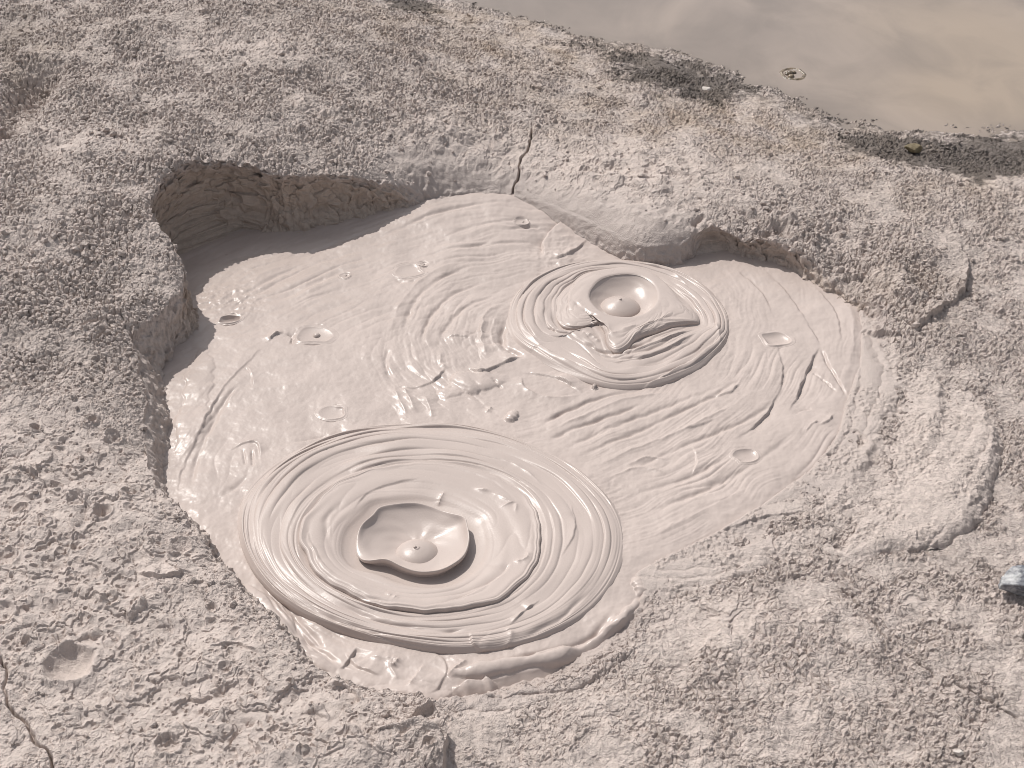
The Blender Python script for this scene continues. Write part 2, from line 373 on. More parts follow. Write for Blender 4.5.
def ground_detail(x, y, mw):
    """crumbs, pits, plates and lumps of the crust (metres)"""
    wx = x + .006 * perlin(x * 45, y * 45, 3); wy = y + .006 * perlin(x * 45, y * 45, 4)
    co = np.clip(blobs(x, y, Z_COARSE), 0, 1); sm = np.clip(blobs(x, y, Z_SMOOTH), 0, 1)
    patch = ss(-.25, .35, fbm(x * 6, y * 6, 3, 21) + .25)          # where crumbs lie thick
    h = .030 * fbm(x * 2.2, y * 2.2, 3, 1) * (.25 + .75 * co + .3 * sm) + .006 * fbm(x * 14, y * 14, 4, 2)
    f, r, f2 = worley(wx / .0185, wy / .0185, 7)
    c1 = np.sqrt(np.clip(1 - (f / (.40 + .30 * r)) ** 2, 0, 1)) * (.35 + .65 * r)
    g, r2, _ = worley(wx / .0105, wy / .0105, 8)
    c2 = np.sqrt(np.clip(1 - (g / (.40 + .3 * r2)) ** 2, 0, 1)) * (r2 > .25) * (.4 + .6 * r2)
    q, r3, q2 = worley(wx / .0120 + 50, wy / .0120, 9)
    c3 = np.sqrt(np.clip(1 - (q / (.3 + .4 * r3)) ** 2, 0, 1)) * (r3 > .3)
    rough = np.clip(1 - sm, 0, 1)
    gap1 = np.exp(-((f2 - f) / .085) ** 2) * (.3 + .7 * (r * 5.7 % 1))                            # crevices between crumbs
    fine = fbm(wx * 75, wy * 75, 2, 31)
    crumb = .0080 * c1 * (.5 + .5 * patch) + .0048 * c2 - .0125 * gap1 * (.4 + .6 * patch) + .0032 * fine
    h = h + co * rough * (.62 + .38 * patch) * crumb
    gap3 = np.exp(-((q2 - q) / .12) ** 2)
    h = h + (1 - co) * rough * (.2 + .8 * patch) * (.0014 * c3 - .0022 * gap3 + .0024 * c2 * (r2 > .6) + .0022 * fine + .0052 * ss(.05, .30, fbm(wx * 52, wy * 52, 3, 33)) + .0030 * ss(.45, .7, fbm(wx * 30, wy * 30, 3, 34))) 
    # plates and splashes of drying mud in the smooth parts
    n = fbm(wx * 11, wy * 11, 4, 40)
    h = h + sm * (.010 * fbm(x * 7, y * 7, 3, 47) + .0055 * ss(-.04, .05, n) + .0050 * ss(.25, .32, n) + .0022 * fbm(wx * 40, wy * 40, 3, 44)
                  + ss(-.1, .5, perlin(x * 9, y * 9, 45)) * (.0026 * c2 + .0034 * np.abs(fbm(wx * 55, wy * 55, 2, 46))))
    pt = np.clip(blobs(x, y, Z_PITTED), 0, 1)
    for sc, dp, sd, th in ((.024, .0045, 50, .80), (.012, .0028, 51, .66), (.05, .006, 52, .86)):
        f, r, _ = worley(wx / sc, wy / sc, sd)
        R = .16 + .22 * (r * 7.3 % 1)
        e = np.where(r > th, 1, 0)
        h = h - pt * e * dp * np.clip(1 - (f / R) ** 2, 0, 1) + pt * e * dp * .28 * np.exp(-((f - R) / (.25 * R)) ** 2)
    for px, py, rp, dp in PITS:
        c = at(px, py, .1); R = rp * mpp(px, py, .1)[0]
        k = (np.abs(x - c[0]) < 2.2 * R) & (np.abs(y - c[1]) < 2.2 * R)
        if not k.any(): continue
        X, Y = x[k] - c[0], y[k] - c[1]
        q = np.hypot(X, Y) / R * (1 + .14 * perlin(X / R * 1.5 + px, Y / R * 1.5, 61))
        if rp > 20: h[k] *= 1 - .8 * np.clip(1.6 - q, 0, 1)
        h[k] += -.75 * dp * np.clip(1 - q ** 2, 0, 1) + .35 * dp * np.exp(-((q - 1.08) / .2) ** 2)
    return h, co, sm, patch

def build_ground():
    ang = np.linspace(rad(54.5), rad(18.6), 1300)
    ys = CAM_H / np.tan(ang)
    ys = np.r_[-30, -12, -5, -1.5, 0, .6, np.linspace(1.0, 1.70, 90), ys, 7.3, 7.7, 8.4, 10, 14, 24, 60]
    us = np.linspace(-1, 1, 1700) * .465
    side = .466 + .34 * np.linspace(0, 1, 160) ** 1.6
    us = np.r_[-12, -5, -2, -1.2, -side[::-1], us, side, 1.2, 2, 5, 12]
    Y, U = np.meshgrid(ys.astype(F), us.astype(F), indexing='ij')
    X = U * (np.clip(Y, 1.2, 9) + .75)
    nr, nc = X.shape
    x, y = X.ravel(), Y.ravel()
    # signed distance to the lip; near the pit only
    lo, hi = lipc[:, :2].min(0) - .35, lipc[:, :2].max(0) + .35
    k = (x > lo[0]) & (x < hi[0]) & (y > lo[1]) & (y < hi[1])
    d = np.full(x.shape, -1, F); idx = np.zeros(x.shape, F)
    sk = 1 - .85 * np.clip(blobs(x[k], y[k], [(560,200,50,18),(610,218,50,18),(660,235,50,20),(470,182,60,14,.7),(150,430,40,90,.6)]), 0, 1)
    jx = x[k] + sk * .012 * perlin(x[k] * 22, y[k] * 22, 71) + sk * .010 * perlin(x[k] * 60, y[k] * 60, 72)
    jy = y[k] + sk * .012 * perlin(x[k] * 22, y[k] * 22, 73) + sk * .010 * perlin(x[k] * 60, y[k] * 60, 74)
    d[k], idx[k] = sdf(jx, jy, lipc)
    i0 = np.floor(idx).astype(int) % len(lipc); i1 = (i0 + 1) % len(lipc); t = (idx - np.floor(idx))[:, None]
    A = (lipc[i0] * (1 - t) + lipc[i1] * t).astype(F)               # nearest lip point: x y z run undercut
    inn = d > 0
    # where is this vertex on the profile (outside: itself; inside: it slides down the wall)
    lx = np.where(inn, A[:, 0], x); ly = np.where(inn, A[:, 1], y)
    lx = np.where(inn, lx + (x - jx_full(x, k, jx)), lx) if False else lx
    G = base_land(lx, ly)
    det, co, sm, patch = ground_detail(x, y, None)
    bank = np.clip(blobs(x, y, [(450,182,60,11,1.),(505,188,45,8,1.),(560,204,40,9,1.),(600,216,40,9,1.),(645,228,50,10,1.)]), 0, 1)
    det = det * (1 - .72 * bank) + bank * .008 * fbm(x * 16, y * 16, 3, 77)
    wall_h = A[:, 2] + .03
    Lw = np.maximum(.06, wall_h * .85 + A[:, 3] * .6)
    tt = np.clip(d / Lw, 0, 1)
    nx = x - A[:, 0]; ny = y - A[:, 1]; nn = np.hypot(nx, ny) + 1e-6
    nx, ny = nx / nn, ny / nn
    # rounded lip, then the wall, undercut halfway
    drop = ss(0, 1, tt) * .35 + tt * .65
    steep = np.clip(A[:, 2] / .12, 0, 1)
    lp = at(425,180,.12)[0]; lq = at(700,230,.1)[0]
    soft = ss(lp - .12, lp, A[:, 0]) * ss(lq + .04, lq - .04, A[:, 0]) * (A[:, 1] > at(600,300)[1])      # the wet, slumped part of the bank
    s_al = idx * .02
    wn = fbm(s_al * 18 + 3, tt * 5, 4, 81); wn2 = fbm(s_al * 55, d * 60, 3, 82)
    hor = A[:, 3] * tt - A[:, 4] * np.sin(np.pi * np.clip(tt * 1.15, 0, 1)) + steep * (1 - .75 * soft) * (.011 * wn + .005 * wn2 * (1 - soft)) * np.sin(np.pi * np.clip(tt, 0, 1)) + .004 * steep * ss(0, .1, tt)
    left = ss(at(215,400)[0], at(190,400)[0], A[:, 0]) * ss(at(150,285,.1)[1], at(150,330,.1)[1], A[:, 1]) * (A[:, 1] > at(150,520,.08)[1])   # slurry slope on the left
    drop = drop * (1 - left) + left * (.8 * ss(-.12, .55, tt) + .2 * tt)
    near = np.clip(1 + d / .07, 0, 1) * (d > -.5)
    Z = G + det * np.where(inn, np.clip(1 - tt * 1.6, .0, 1) * (1 - .9 * np.maximum(soft, left)), 1 - .75 * soft * near)
    round_ = steep * (.008 + .030 * soft) * np.clip(1 + np.clip(d, -1, 0) / .09, 0, 1) ** 2 * (d > -.09)
    Z = Z - np.where(inn, drop * wall_h + (.008 + .030 * soft) * steep, round_)
    fx = np.where(inn, A[:, 0] + nx * hor + (x - A[:, 0] - nx * d), x)
    fy = np.where(inn, A[:, 1] + ny * hor + (y - A[:, 1] - ny * d), y)
    Z = Z + np.where(inn, 0, 1) * np.clip(blobs(x, y, [(775,236,85,16),(870,285,50,28),(300,160,140,8,.6),(420,150,90,22,.6),(130,260,30,60,.5)]), 0, 1) * (.020 * np.abs(fbm(x * 17, y * 17, 3, 95)) - .006)
    Zs = np.zeros(len(x), F)
    for s in CRACKS + CLOD: s.add(x, y, Zs)
    Z = Z + Zs * np.where(inn, np.clip(1 - 3 * tt, 0, 1), 1)
    V = np.stack([fx, fy, Z], 1)
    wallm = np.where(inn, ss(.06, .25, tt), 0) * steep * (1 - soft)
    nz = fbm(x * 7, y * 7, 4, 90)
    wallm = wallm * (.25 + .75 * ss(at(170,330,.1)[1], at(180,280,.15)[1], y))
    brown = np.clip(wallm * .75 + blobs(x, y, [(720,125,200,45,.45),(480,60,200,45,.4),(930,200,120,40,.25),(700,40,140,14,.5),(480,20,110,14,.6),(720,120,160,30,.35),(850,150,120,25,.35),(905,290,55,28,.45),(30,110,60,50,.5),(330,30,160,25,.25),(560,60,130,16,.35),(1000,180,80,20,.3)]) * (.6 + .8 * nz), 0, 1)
    dampb = blobs(x, y, [(672,74,58,19,1.5),(706,90,40,11,1.1),(735,80,34,10,.8),(408,16,26,15,1.3),(385,2,40,7,.8),(590,44,50,7,.7),(470,32,40,7,.5),(640,58,40,7,.8),(885,140,46,11,1.2),(960,152,64,16,1.7),(1015,152,44,14,1.5),(975,165,26,8,1.1),(860,136,22,6,.8),
                         (800,106,40,4,.4),(915,150,25,7,.8)])
    fine = fbm(x * 38, y * 38, 3, 93)
    grain = fbm(x * 16, y * 16, 4, 94)
    damp = ss(.38, .85, dampb + .45 * nz * (dampb > .03) + (.42 * fine + .40 * grain) * np.clip(dampb * 2, 0, 1)) * .78
    # the sand just at the water line is soaked
    soak = np.exp(-(np.clip(Z - POND_Z, -1, 1) / .012) ** 2) * (y > 4.6) * (x > -.9) * .8
    damp = np.clip(np.maximum(damp, soak * (.6 + fine)), 0, .95)
    damp = np.clip(damp + .3 * blobs(x, y, [(10,100,38,36)]), 0, .95)  # top left gully toned darker through the same mask
    # fresh mud smeared over the crust round the pit
    wetb = .8 * bank + np.exp(-(np.clip(d, -1, 0) / .035) ** 2) * (steep < .35)
    wet = np.clip(np.maximum(wetb * (d > -.2), np.maximum(soft * np.where(inn, 1, near), .65 * left * inn * ss(.1, .5, tt))), 0, 1) * (1 - wallm)
    pale = np.clip(sm * .45 + blobs(x, y, [(120,250,120,60,.4),(60,640,220,150,.45),(650,640,150,60,.7),(700,740,200,60,.6),(860,620,130,50,.5),(620,185,100,35,.6)]), 0, 1) * .9
    pale = np.clip(pale * (.8 + .5 * nz), 0, 1)
    Q = grid_quads(nr, nc)
    keep = ((tt < 1) & (Z > -.08) | ~inn | (d < .0)) 
    keep = np.where(inn & (tt >= 1), False, True)
    Q = Q[keep[Q].any(1)]
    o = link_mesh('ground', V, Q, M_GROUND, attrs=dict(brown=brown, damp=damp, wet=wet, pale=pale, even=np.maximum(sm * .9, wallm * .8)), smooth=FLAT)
    tag(o, 'rough grey crust of dried mud around the pool', 'ground', kind='structure')
    # loose crumbs lying about on the crust
    rng = np.random.default_rng(12)
    okv = (d < -.006) & (Z > POND_Z + .012 * (y > 4.8)) & (y > 1.7) & (y < 7.2) & (np.abs(x) < .42 * (y + .75))
    wgt = okv * (.12 + .9 * co * (.3 + .7 * patch) + .5 * np.exp(-(np.clip(d, -1, 0) / .06) ** 2) * steep) * (1 - .8 * sm) * (np.clip(y, .1, 9) ** 1.3) * (1 - np.clip(wet, 0, 1))
    wgt = np.clip(wgt, 0, None).astype(np.float64)
    pick = rng.choice(len(x), 14000, replace=False, p=wgt / wgt.sum())
    g = (1 + 5 ** .5) / 2
    ico = np.array([(-1,g,0),(1,g,0),(-1,-g,0),(1,-g,0),(0,-1,g),(0,1,g),(0,-1,-g),(0,1,-g),(g,0,-1),(g,0,1),(-g,0,-1),(-g,0,1)]) / 1.9
    tri = np.array([(0,11,5),(0,5,1),(0,1,7),(0,7,10),(0,10,11),(1,5,9),(5,11,4),(11,10,2),(10,7,6),(7,1,8),(3,9,4),(3,4,2),(3,2,6),(3,6,8),(3,8,9),(4,9,5),(2,4,11),(6,2,10),(8,6,7),(9,8,1)])
    n = len(pick); size = np.minimum(.0036 * np.exp(rng.normal(0, .42, n)), .0125)
    P = ico[None] * (1 + rng.uniform(-.32, .32, (n, 12, 1))) * size[:, None, None] * rng.uniform(.7, 1.3, (n, 1, 3))
    a = rng.uniform(0, 6.28, n); ca, sa = np.cos(a)[:, None], np.sin(a)[:, None]
    P = np.stack([P[..., 0] * ca - P[..., 1] * sa, P[..., 0] * sa + P[..., 1] * ca, P[..., 2] * .8], -1)
    P += np.stack([x[pick], y[pick], Z[pick] + .25 * size], 1)[:, None]
    T = (tri[None] + 12 * np.arange(n)[:, None, None]).reshape(-1, 3)
    rep = lambda v: np.repeat(v[pick], 12)
    oc = link_mesh('mud_crumbs', P.reshape(-1, 3), T, M_GROUND, attrs=dict(brown=rep(brown), damp=rep(damp), wet=rep(wet), pale=rep(pale)), smooth=False)
    tag(oc, 'loose dry crumbs of mud scattered over the grey crust', 'crumbs', kind='stuff')
    return o
print('defs', round(time.time() - T0, 1))
build_ground()
print('ground', round(time.time() - T0, 1))

# ------------------------------------------------------------------ pond
def build_pond():
    ys = np.linspace(4.4, 14, 120); xs = np.linspace(-1.6, 9, 120)
    X, Y = np.meshgrid(xs, ys)
    V = np.stack([X.ravel(), Y.ravel(), np.full(X.size, POND_Z)], 1)
    silt = np.clip(blobs(V[:, 0].astype(F), V[:, 1].astype(F), [(1000,40,90,60,.9),(960,90,90,30,.7),(880,10,60,30,.3)]), 0, .8)
    keep = base_land(X.ravel(), Y.ravel()) < POND_Z + .05
    Q = grid_quads(120, 120); Q = Q[keep[Q].any(1)]
    o = link_mesh('pond_water', V, Q, M_POND, attrs=dict(silt=silt))
    tag(o, 'still murky brown pond in the top right corner', 'pond', kind='structure')
build_pond()

# ================================================================== LIQUID MUD
mudbase = TPS([(410,205,.05),(460,205,.055),(510,208,.05),(560,225,.03),(600,240,.012),(650,258,.0),(720,262,.008),(800,275,.015),(250,240,.0),(180,300,0),(330,215,.015),(170,420,0),(190,520,0),
    (300,350,.012),(420,330,.01),(420,250,.02),(550,420,.005),(700,420,.008),(800,340,.012),(830,430,.012),(740,520,.012),(640,560,.01),(600,640,.006),(500,680,.006),(400,680,.006),(300,640,0),(240,560,0),(430,540,0),(620,320,.008)], 1e-4)
# edge of the fresh mud
MUD_EDGE = [(100,250),(120,120),(420,150),(600,190),(700,215),(800,240),(836,268),(850,288),(862,315),(864,345),(860,375),(850,405),(838,440),(812,472),(778,498),(740,524),(700,545),(664,562),(640,575),
            (646,592),(640,610),(615,625),(580,640),(555,662),(510,672),(470,682),(440,694),(400,720),(330,720),(240,640),(150,560),(90,450)]
mud_edge = spline([at(a, b, .005)[:2] for a, b in MUD_EDGE], True, 6)
cR = at(432,536)[:2]
cA, cB, cC = at(440,290)[:2], at(545,335)[:2], at(600,500)[:2]
FOLDS = [Stroke(p, k, a * 1.2, w, 0, t, wob) for p, k, a, w, t, wob in [
    ([(386,386),(414,391),(438,380),(446,369)], 'step', .007, .03, .3, .004),
    ([(445,341),(460,339),(478,342)], 'step', .005, .02, .3, .003),
    ([(463,369),(481,375),(502,366),(526,358)], 'step', .010, .04, .3, .004),
    ([(510,318),(503,332),(504,348),(516,356),(530,364)], 'groove', .012, .010, .25, .003),
    ([(498,318),(492,330),(494,345),(505,357)], 'ridge', .008, .012, .3, .004),
    ([(521,374),(551,379),(569,386),(582,395)], 'step', .009, .03, .25, .002),
    ([(582,396),(551,399),(526,391),(521,376)], 'step', .007, .02, .25, .002),
    ([(393,386),(399,402),(408,418)], 'ridge', .006, .008, .25, .002), ([(402,388),(410,402),(418,416)], 'ridge', .006, .008, .25, .002),
    ([(424,397),(429,408),(433,420)], 'ridge', .007, .010, .25, .002),
    ([(491,381),(497,386),(503,391)], 'groove', .005, .005, .3, .001),
    ([(486,414),(492,408)], 'ridge', .007, .008, .2, .001), ([(508,424),(516,412)], 'rope', .010, .018, .2, .002),
    ([(593,391),(596,388)], 'rope', .012, .010, .2, .001),
    ([(537,430),(565,413),(607,398),(650,390)], 'groove', .007, .007, .3, .003), ([(541,436),(575,421),(625,402),(680,392)], 'ridge', .005, .008, .3, .003),
    ([(545,442),(590,424),(650,405)], 'groove', .007, .007, .3, .003), ([(560,452),(610,430),(670,408),(730,385)], 'groove', .006, .008, .3, .004),
    ([(575,460),(640,432),(700,405),(745,380)], 'groove', .006, .007, .3, .004), ([(590,470),(650,445),(710,420),(760,390)], 'ridge', .005, .010, .3, .004),
    ([(600,482),(640,470),(668,476)], 'ridge', .006, .008, .3, .004), ([(615,480),(680,450),(740,425),(790,395)], 'groove', .005, .008, .3, .004),
    ([(625,500),(690,480),(740,450)], 'groove', .005, .008, .3, .004), ([(635,520),(700,495),(760,462),(800,430)], 'groove', .005, .009, .3, .004),
    ([(640,545),(700,515),(770,480)], 'ridge', .005, .012, .3, .004),
    ([(624,468),(648,460),(668,462)], 'ridge', .006, .007, .3, .003),
    ([(760,270),(785,293),(802,318),(816,340),(820,349)], 'step', -.006, .03, .3, .003),
    ([(820,350),(812,362),(805,378),(796,400),(788,415)], 'step', -.011, .05, .3, .004),
    ([(821,352),(828,368),(837,382),(847,400)], 'groove', .007, .004, .15, .002), ([(813,374),(823,383),(837,395)], 'groove', .005, .003, .15, .002),
    ([(770,330),(779,355),(783,380),(772,408),(752,430),(730,445)], 'step', -.008, .03, .35, .004),
    ([(794,418),(803,413),(813,412)], 'step', -.006, .015, .3, .002), ([(682,432),(700,428),(718,421)], 'step', .005, .02, .3, .003),
    ([(734,271),(752,285),(765,300),(774,322)], 'step', -.006, .03, .3, .003),
    ([(833,289),(850,310),(853,345),(845,385)], 'ridge', .004, .012, .35, .004), ([(810,285),(835,315),(842,350)], 'step', -.005, .04, .35, .004),
    ([(700,400),(730,395),(742,380)], 'step', .005, .03, .35, .004), ([(690,445),(697,462),(690,480)], 'step', .004, .02, .3, .004),
    ([(818,430),(828,424),(834,415)], 'step', .006, .01, .3, .003), ([(805,437),(812,428),(822,426)], 'step', .005, .012, .3, .003),
    ([(544,262),(543,247),(552,236),(565,228),(586,230)], 'step', -.014, .04, .2, .004), ([(547,263),(563,260),(580,250),(590,238)], 'step', .010, .02, .3, .004),
    ([(500,240),(530,235),(548,238)], 'groove', .006, .008, .3, .003), ([(430,262),(480,252),(540,248)], 'groove', .004, .006, .3, .004),
    ([(430,250),(475,236),(530,228)], 'groove', .004, .006, .3, .004), ([(390,240),(450,222),(540,212)], 'groove', .006, .008, .3, .004),
    ([(410,215),(470,208),(530,206)], 'groove', .005, .010, .3, .004), ([(520,206),(555,216),(585,236)], 'ridge', .007, .015, .3, .004),
    ([(176,496),(183,468),(197,440),(218,398),(246,366),(268,347)], 'step', .007, .03, .25, .004),
    ([(190,490),(196,462),(212,425),(235,388)], 'groove', .005, .007, .3, .003), ([(204,430),(222,405),(240,385)], 'groove', .005, .006, .3, .003),
    ([(204,345),(200,380),(192,420),(182,460)], 'rope', .006, .05, .3, .010),
    ([(244,368),(252,376),(252,394)], 'step', .004, .012, .3, .002), ([(228,452),(245,444),(258,446),(261,468)], 'step', .005, .012, .25, .002),
    ([(243,450),(246,466)], 'groove', .004, .004, .2, .001), ([(252,449),(253,468)], 'groove', .004, .004, .2, .001),
    ([(290,445),(310,441),(335,436),(352,432)], 'step', -.007, .03, .3, .004),
    ([(215,500),(235,488),(252,470)], 'groove', .004, .009, .3, .004),
    ([(345,652),(358,668),(382,678)], 'step', .007, .02, .3, .004), ([(396,655),(391,668),(399,684)], 'ridge', .006, .008, .3, .003), ([(425,664),(416,678),(402,690)], 'step', .007, .02, .3, .004), ([(365,655),(385,660),(408,660)], 'ridge', .005, .012, .3, .004), ([(600,640),(622,625),(640,612)], 'step', .007, .02, .3, .004),
    ([(480,268),(440,282),(412,308),(402,345)], 'groove', .007, .009, .3, .004), ([(498,282),(455,296),(430,320),(420,352)], 'groove', .007, .008, .3, .004),
    ([(505,296),(470,308),(447,328),(438,352)], 'groove', .006, .008, .3, .004), ([(470,262),(425,280),(398,312),(388,350)], 'ridge', .005, .012, .3, .004),
    ([(388,350),(386,368),(392,386)], 'groove', .005, .007, .3, .003), ([(505,305),(485,318),(482,345),(490,362)], 'ridge', .010, .012, .3, .006),
    ([(440,350),(441,365),(448,372)], 'ridge', .005, .008, .3, .003),
    # swell in front of the small ring
    ([(440,400),(470,385),(510,380)], 'rope', .010, .06, .4, .006), ([(268,345),(275,338),(285,336)], 'step', .010, .012, .3, .002),
    ([(285,337),(292,340),(289,350)], 'step', -.008, .010, .3, .002), ([(295,262),(330,248),(370,238)], 'groove', .004, .01, .3, .004),
    ([(280,300),(320,282),(350,270)], 'groove', .004, .012, .3, .004), ([(388,278),(405,285),(420,283)], 'groove', .004, .008, .3, .003),
    # tongue and rolls pressed up in front of the large ring
    ([(244,585),(270,610),(292,640),(312,662),(336,672)], 'rope', .012, .030, .25, .004), ([(256,578),(285,612),(312,645),(345,668)], 'groove', .007, .006, .2, .003),
    ([(275,590),(300,622),(325,650)], 'groove', .006, .006, .2, .003), ([(262,590),(290,628),(318,660)], 'groove', .005, .005, .2, .003),
    ([(357,648),(350,660),(340,672)], 'step', -.010, .03, .2, .002), ([(393,668),(400,660)], 'ridge', .008, .008, .2, .001),
    ([(430,650),(446,662),(442,684),(428,696)], 'step', -.007, .04, .3, .004), ([(446,678),(458,668),(468,660)], 'ridge', .009, .008, .2, .002),
    ([(450,676),(500,668),(560,656),(605,636),(640,600)], 'rope', .015, .023, .15, .004),
    ([(500,662),(555,652),(592,636),(615,612)], 'groove', .007, .008, .2, .003),
    ([(452,690),(480,688),(498,684)], 'rope', .020, .03, .3, .004), ([(500,688),(540,684),(575,678),(600,664),(622,646)], 'rope', .016, .024, .2, .010),
    ([(640,598),(642,588),(634,578)], 'rope', .014, .025, .3, .004)]]
BUBBLES = [  # px, py, radius px, dish depth, rim height, tilt direction of the open side, dome, label
    (230,321,10,.016,.004,0,0,'dark open pop hole in the mud near the left wall'),
    (314,338,18,.006,.005,0,1,'shallow popped bubble with a tiny bead inside, beside a curled flap'),
    (333,415,13,.004,.003,0,0,'flat oval bubble mark just behind the large mud ring'),
    (776,342,14,.010,.004,0,0,'pointed dent in the mud right of the small mud ring'),
    (745,458,12,.007,.003,0,0,'half closed dent in the smooth mud at the right of the large ring'),
    (408,274,14,.004,.003,0,0,'shallow sagging bubble mark behind the mud streaks, left of the small ring'),
    (423,268,5,.003,.003,0,1,'tiny round bead bubble at the edge of the sagging bubble mark'),
    (522,231,7,.003,.003,0,1,'tiny bubble near the back bank above the small mud ring'),
    (345,278,6,.003,.003,0,1,'tiny bubble at the edge of the wall shadow')]
R1_OUT = [(240,520),(248,492),(272,466),(308,444),(355,428),(410,422),(465,424),(520,437),(566,460),(600,488),(620,516),(625,545),(615,578),(590,608),(555,630),(510,645),(462,651),(410,646),(355,634),(305,614),(266,584),(246,552)]
R2_OUT = [(506,310),(516,290),(540,272),(575,261),(612,257),(655,262),(690,274),(715,292),(729,316),(728,338),(712,358),(690,373),(655,385),(620,388),(585,380),(550,366),(522,348),(508,330)]
r1o = spline([at(a, b, .008)[:2] for a, b in R1_OUT], True, 6); r2o = spline([at(a, b, .012)[:2] for a, b in R2_OUT], True, 6)

def mud_height(x, y, holes=True):
    x = x.astype(F); y = y.astype(F)
    z = mudbase(x, y).astype(F)
    wx = x + .02 * perlin(x * 7, y * 7, 101); wy = y + .02 * perlin(x * 7, y * 7, 102)
    def ring_coords(c):
        X, Y = wx - F(c[0]), wy - F(c[1]); r = np.hypot(X, Y)
        return r, np.arctan2(Y, X) * (.35 + r * .5)
    def streak(c, f, al, seed):
        r, a = ring_coords(c)
        p = perlin(r * f, a * al, seed) + .55 * perlin(r * f * 2.3, a * al * 1.6, seed + 3)
        return np.sqrt(np.abs(p) + .004) - .45
    wA = np.clip(blobs(x, y, [(720,440,170,110,1.2),(800,340,70,80)]), 0, 1)
    wB = np.clip(blobs(x, y, [(445,335,62,75,1.3)]), 0, 1)
    wC = np.clip(blobs(x, y, [(310,255,170,50,1.),(480,225,110,35,1.2),(205,400,38,100,.7)]), 0, 1)
    z = z + .0046 * wA * streak(cA, 21, 3.0, 110) * (.15 + 1.0 * ss(-.2, .6, perlin(x * 4, y * 4, 115)))
    z = z + .0055 * wB * streak(cB, 17, 4.5, 120) * (.3 + .9 * ss(-.3, .5, perlin(x * 6, y * 6, 116))) + .0055 * wC * streak(cC, 18, 2.4, 130) * (.35 + 1. * ss(-.3, .6, perlin(x * 4, y * 4, 117)))
    wF = np.clip(blobs(x, y, [(690,440,190,110,1.2),(800,330,70,90)]), 0, 1); fa = ss(-.35, .45, perlin(x * 5, y * 5, 118))
    z = z + .0021 * wF * fa * streak(cA, 52, 2.6, 111) + 0.0013 * wC * fa * streak(cC, 50, 2.2, 131) + .0018 * wB * streak(cB, 48, 3.4, 121)
    z = z + .0035 * fbm(x * 8, y * 8, 3, 140) + .0006 * fbm(x * 60, y * 60, 2, 141)
    wD = np.clip(blobs(x, y, [(290,630,45,45),(400,672,60,16)]), 0, 1)
    z = z + .0065 * wD * streak(cR, 22, 4, 135)
    for s in FOLDS: s.add(x, y, z)
    # lumps where fresh mud was thrown on the back edge (wet glints)
    gl = np.clip(blobs(x, y, [(215,275,40,14,.8),(240,285,22,12,.8),(560,240,30,22),(720,290,30,25,.6),(610,470,25,18,.4)]), 0, 1)
    z = z + gl * .0035 * fbm(x * 40, y * 40, 3, 150)
    # rim of the fresh sheet
    lo, hi = mud_edge.min(0) - .2, mud_edge.max(0) + .2
    jx = x + .008 * perlin(x * 16, y * 16, 160); jy = y + .008 * perlin(x * 16, y * 16, 161)
    e, _ = sdf(jx, jy, mud_edge)
    z = z - .010 + .010 * np.sqrt(np.clip((e + .004) / .05, 0, 1)) - np.clip(-e - .004, 0, 1) * .8
    if holes:
        for C, dp in ((r1o, .05), (r2o, .04)):
            lo, hi = C.min(0), C.max(0)
            k = (x > lo[0]) & (x < hi[0]) & (y > lo[1]) & (y < hi[1])
            dd, _ = sdf(x[k], y[k], C); z[k] -= dp * ss(.02, .06, dd)
        for b in BUBBLES:
            c = at(b[0], b[1]); R = b[2] * mpp(b[0], b[1])[0]
            q = ((x - c[0]) ** 2 + (y - c[1]) ** 2) / R ** 2
            z = z - (b[3] + .012) * np.clip(1.15 - q, 0, 1)
    return z, e

def build_mud():
    ang = np.linspace(rad(49.5), rad(27.2), 800)
    ys = CAM_H / np.tan(ang); us = np.linspace(-.30, .30, 1000)
    Y, U = np.meshgrid(ys.astype(F), us.astype(F), indexing='ij'); X = U * (Y + .75)
    x, y = X.ravel(), Y.ravel()
    z, e = mud_height(x, y)
    V = np.stack([x, y, z], 1)
    dl, _ = sdf(x, y, lipc[::2])
    keep = (e > -.05) & (dl > -.16)
    Q = grid_quads(*X.shape); Q = Q[keep[Q].all(1)]
    o = link_mesh('mud_pool', V, Q, M_MUD)
    tag(o, 'pale wet liquid mud filling the pit in streaks and folds', 'mud pool', kind='structure')
build_mud()
print('mud', round(time.time() - T0, 1))

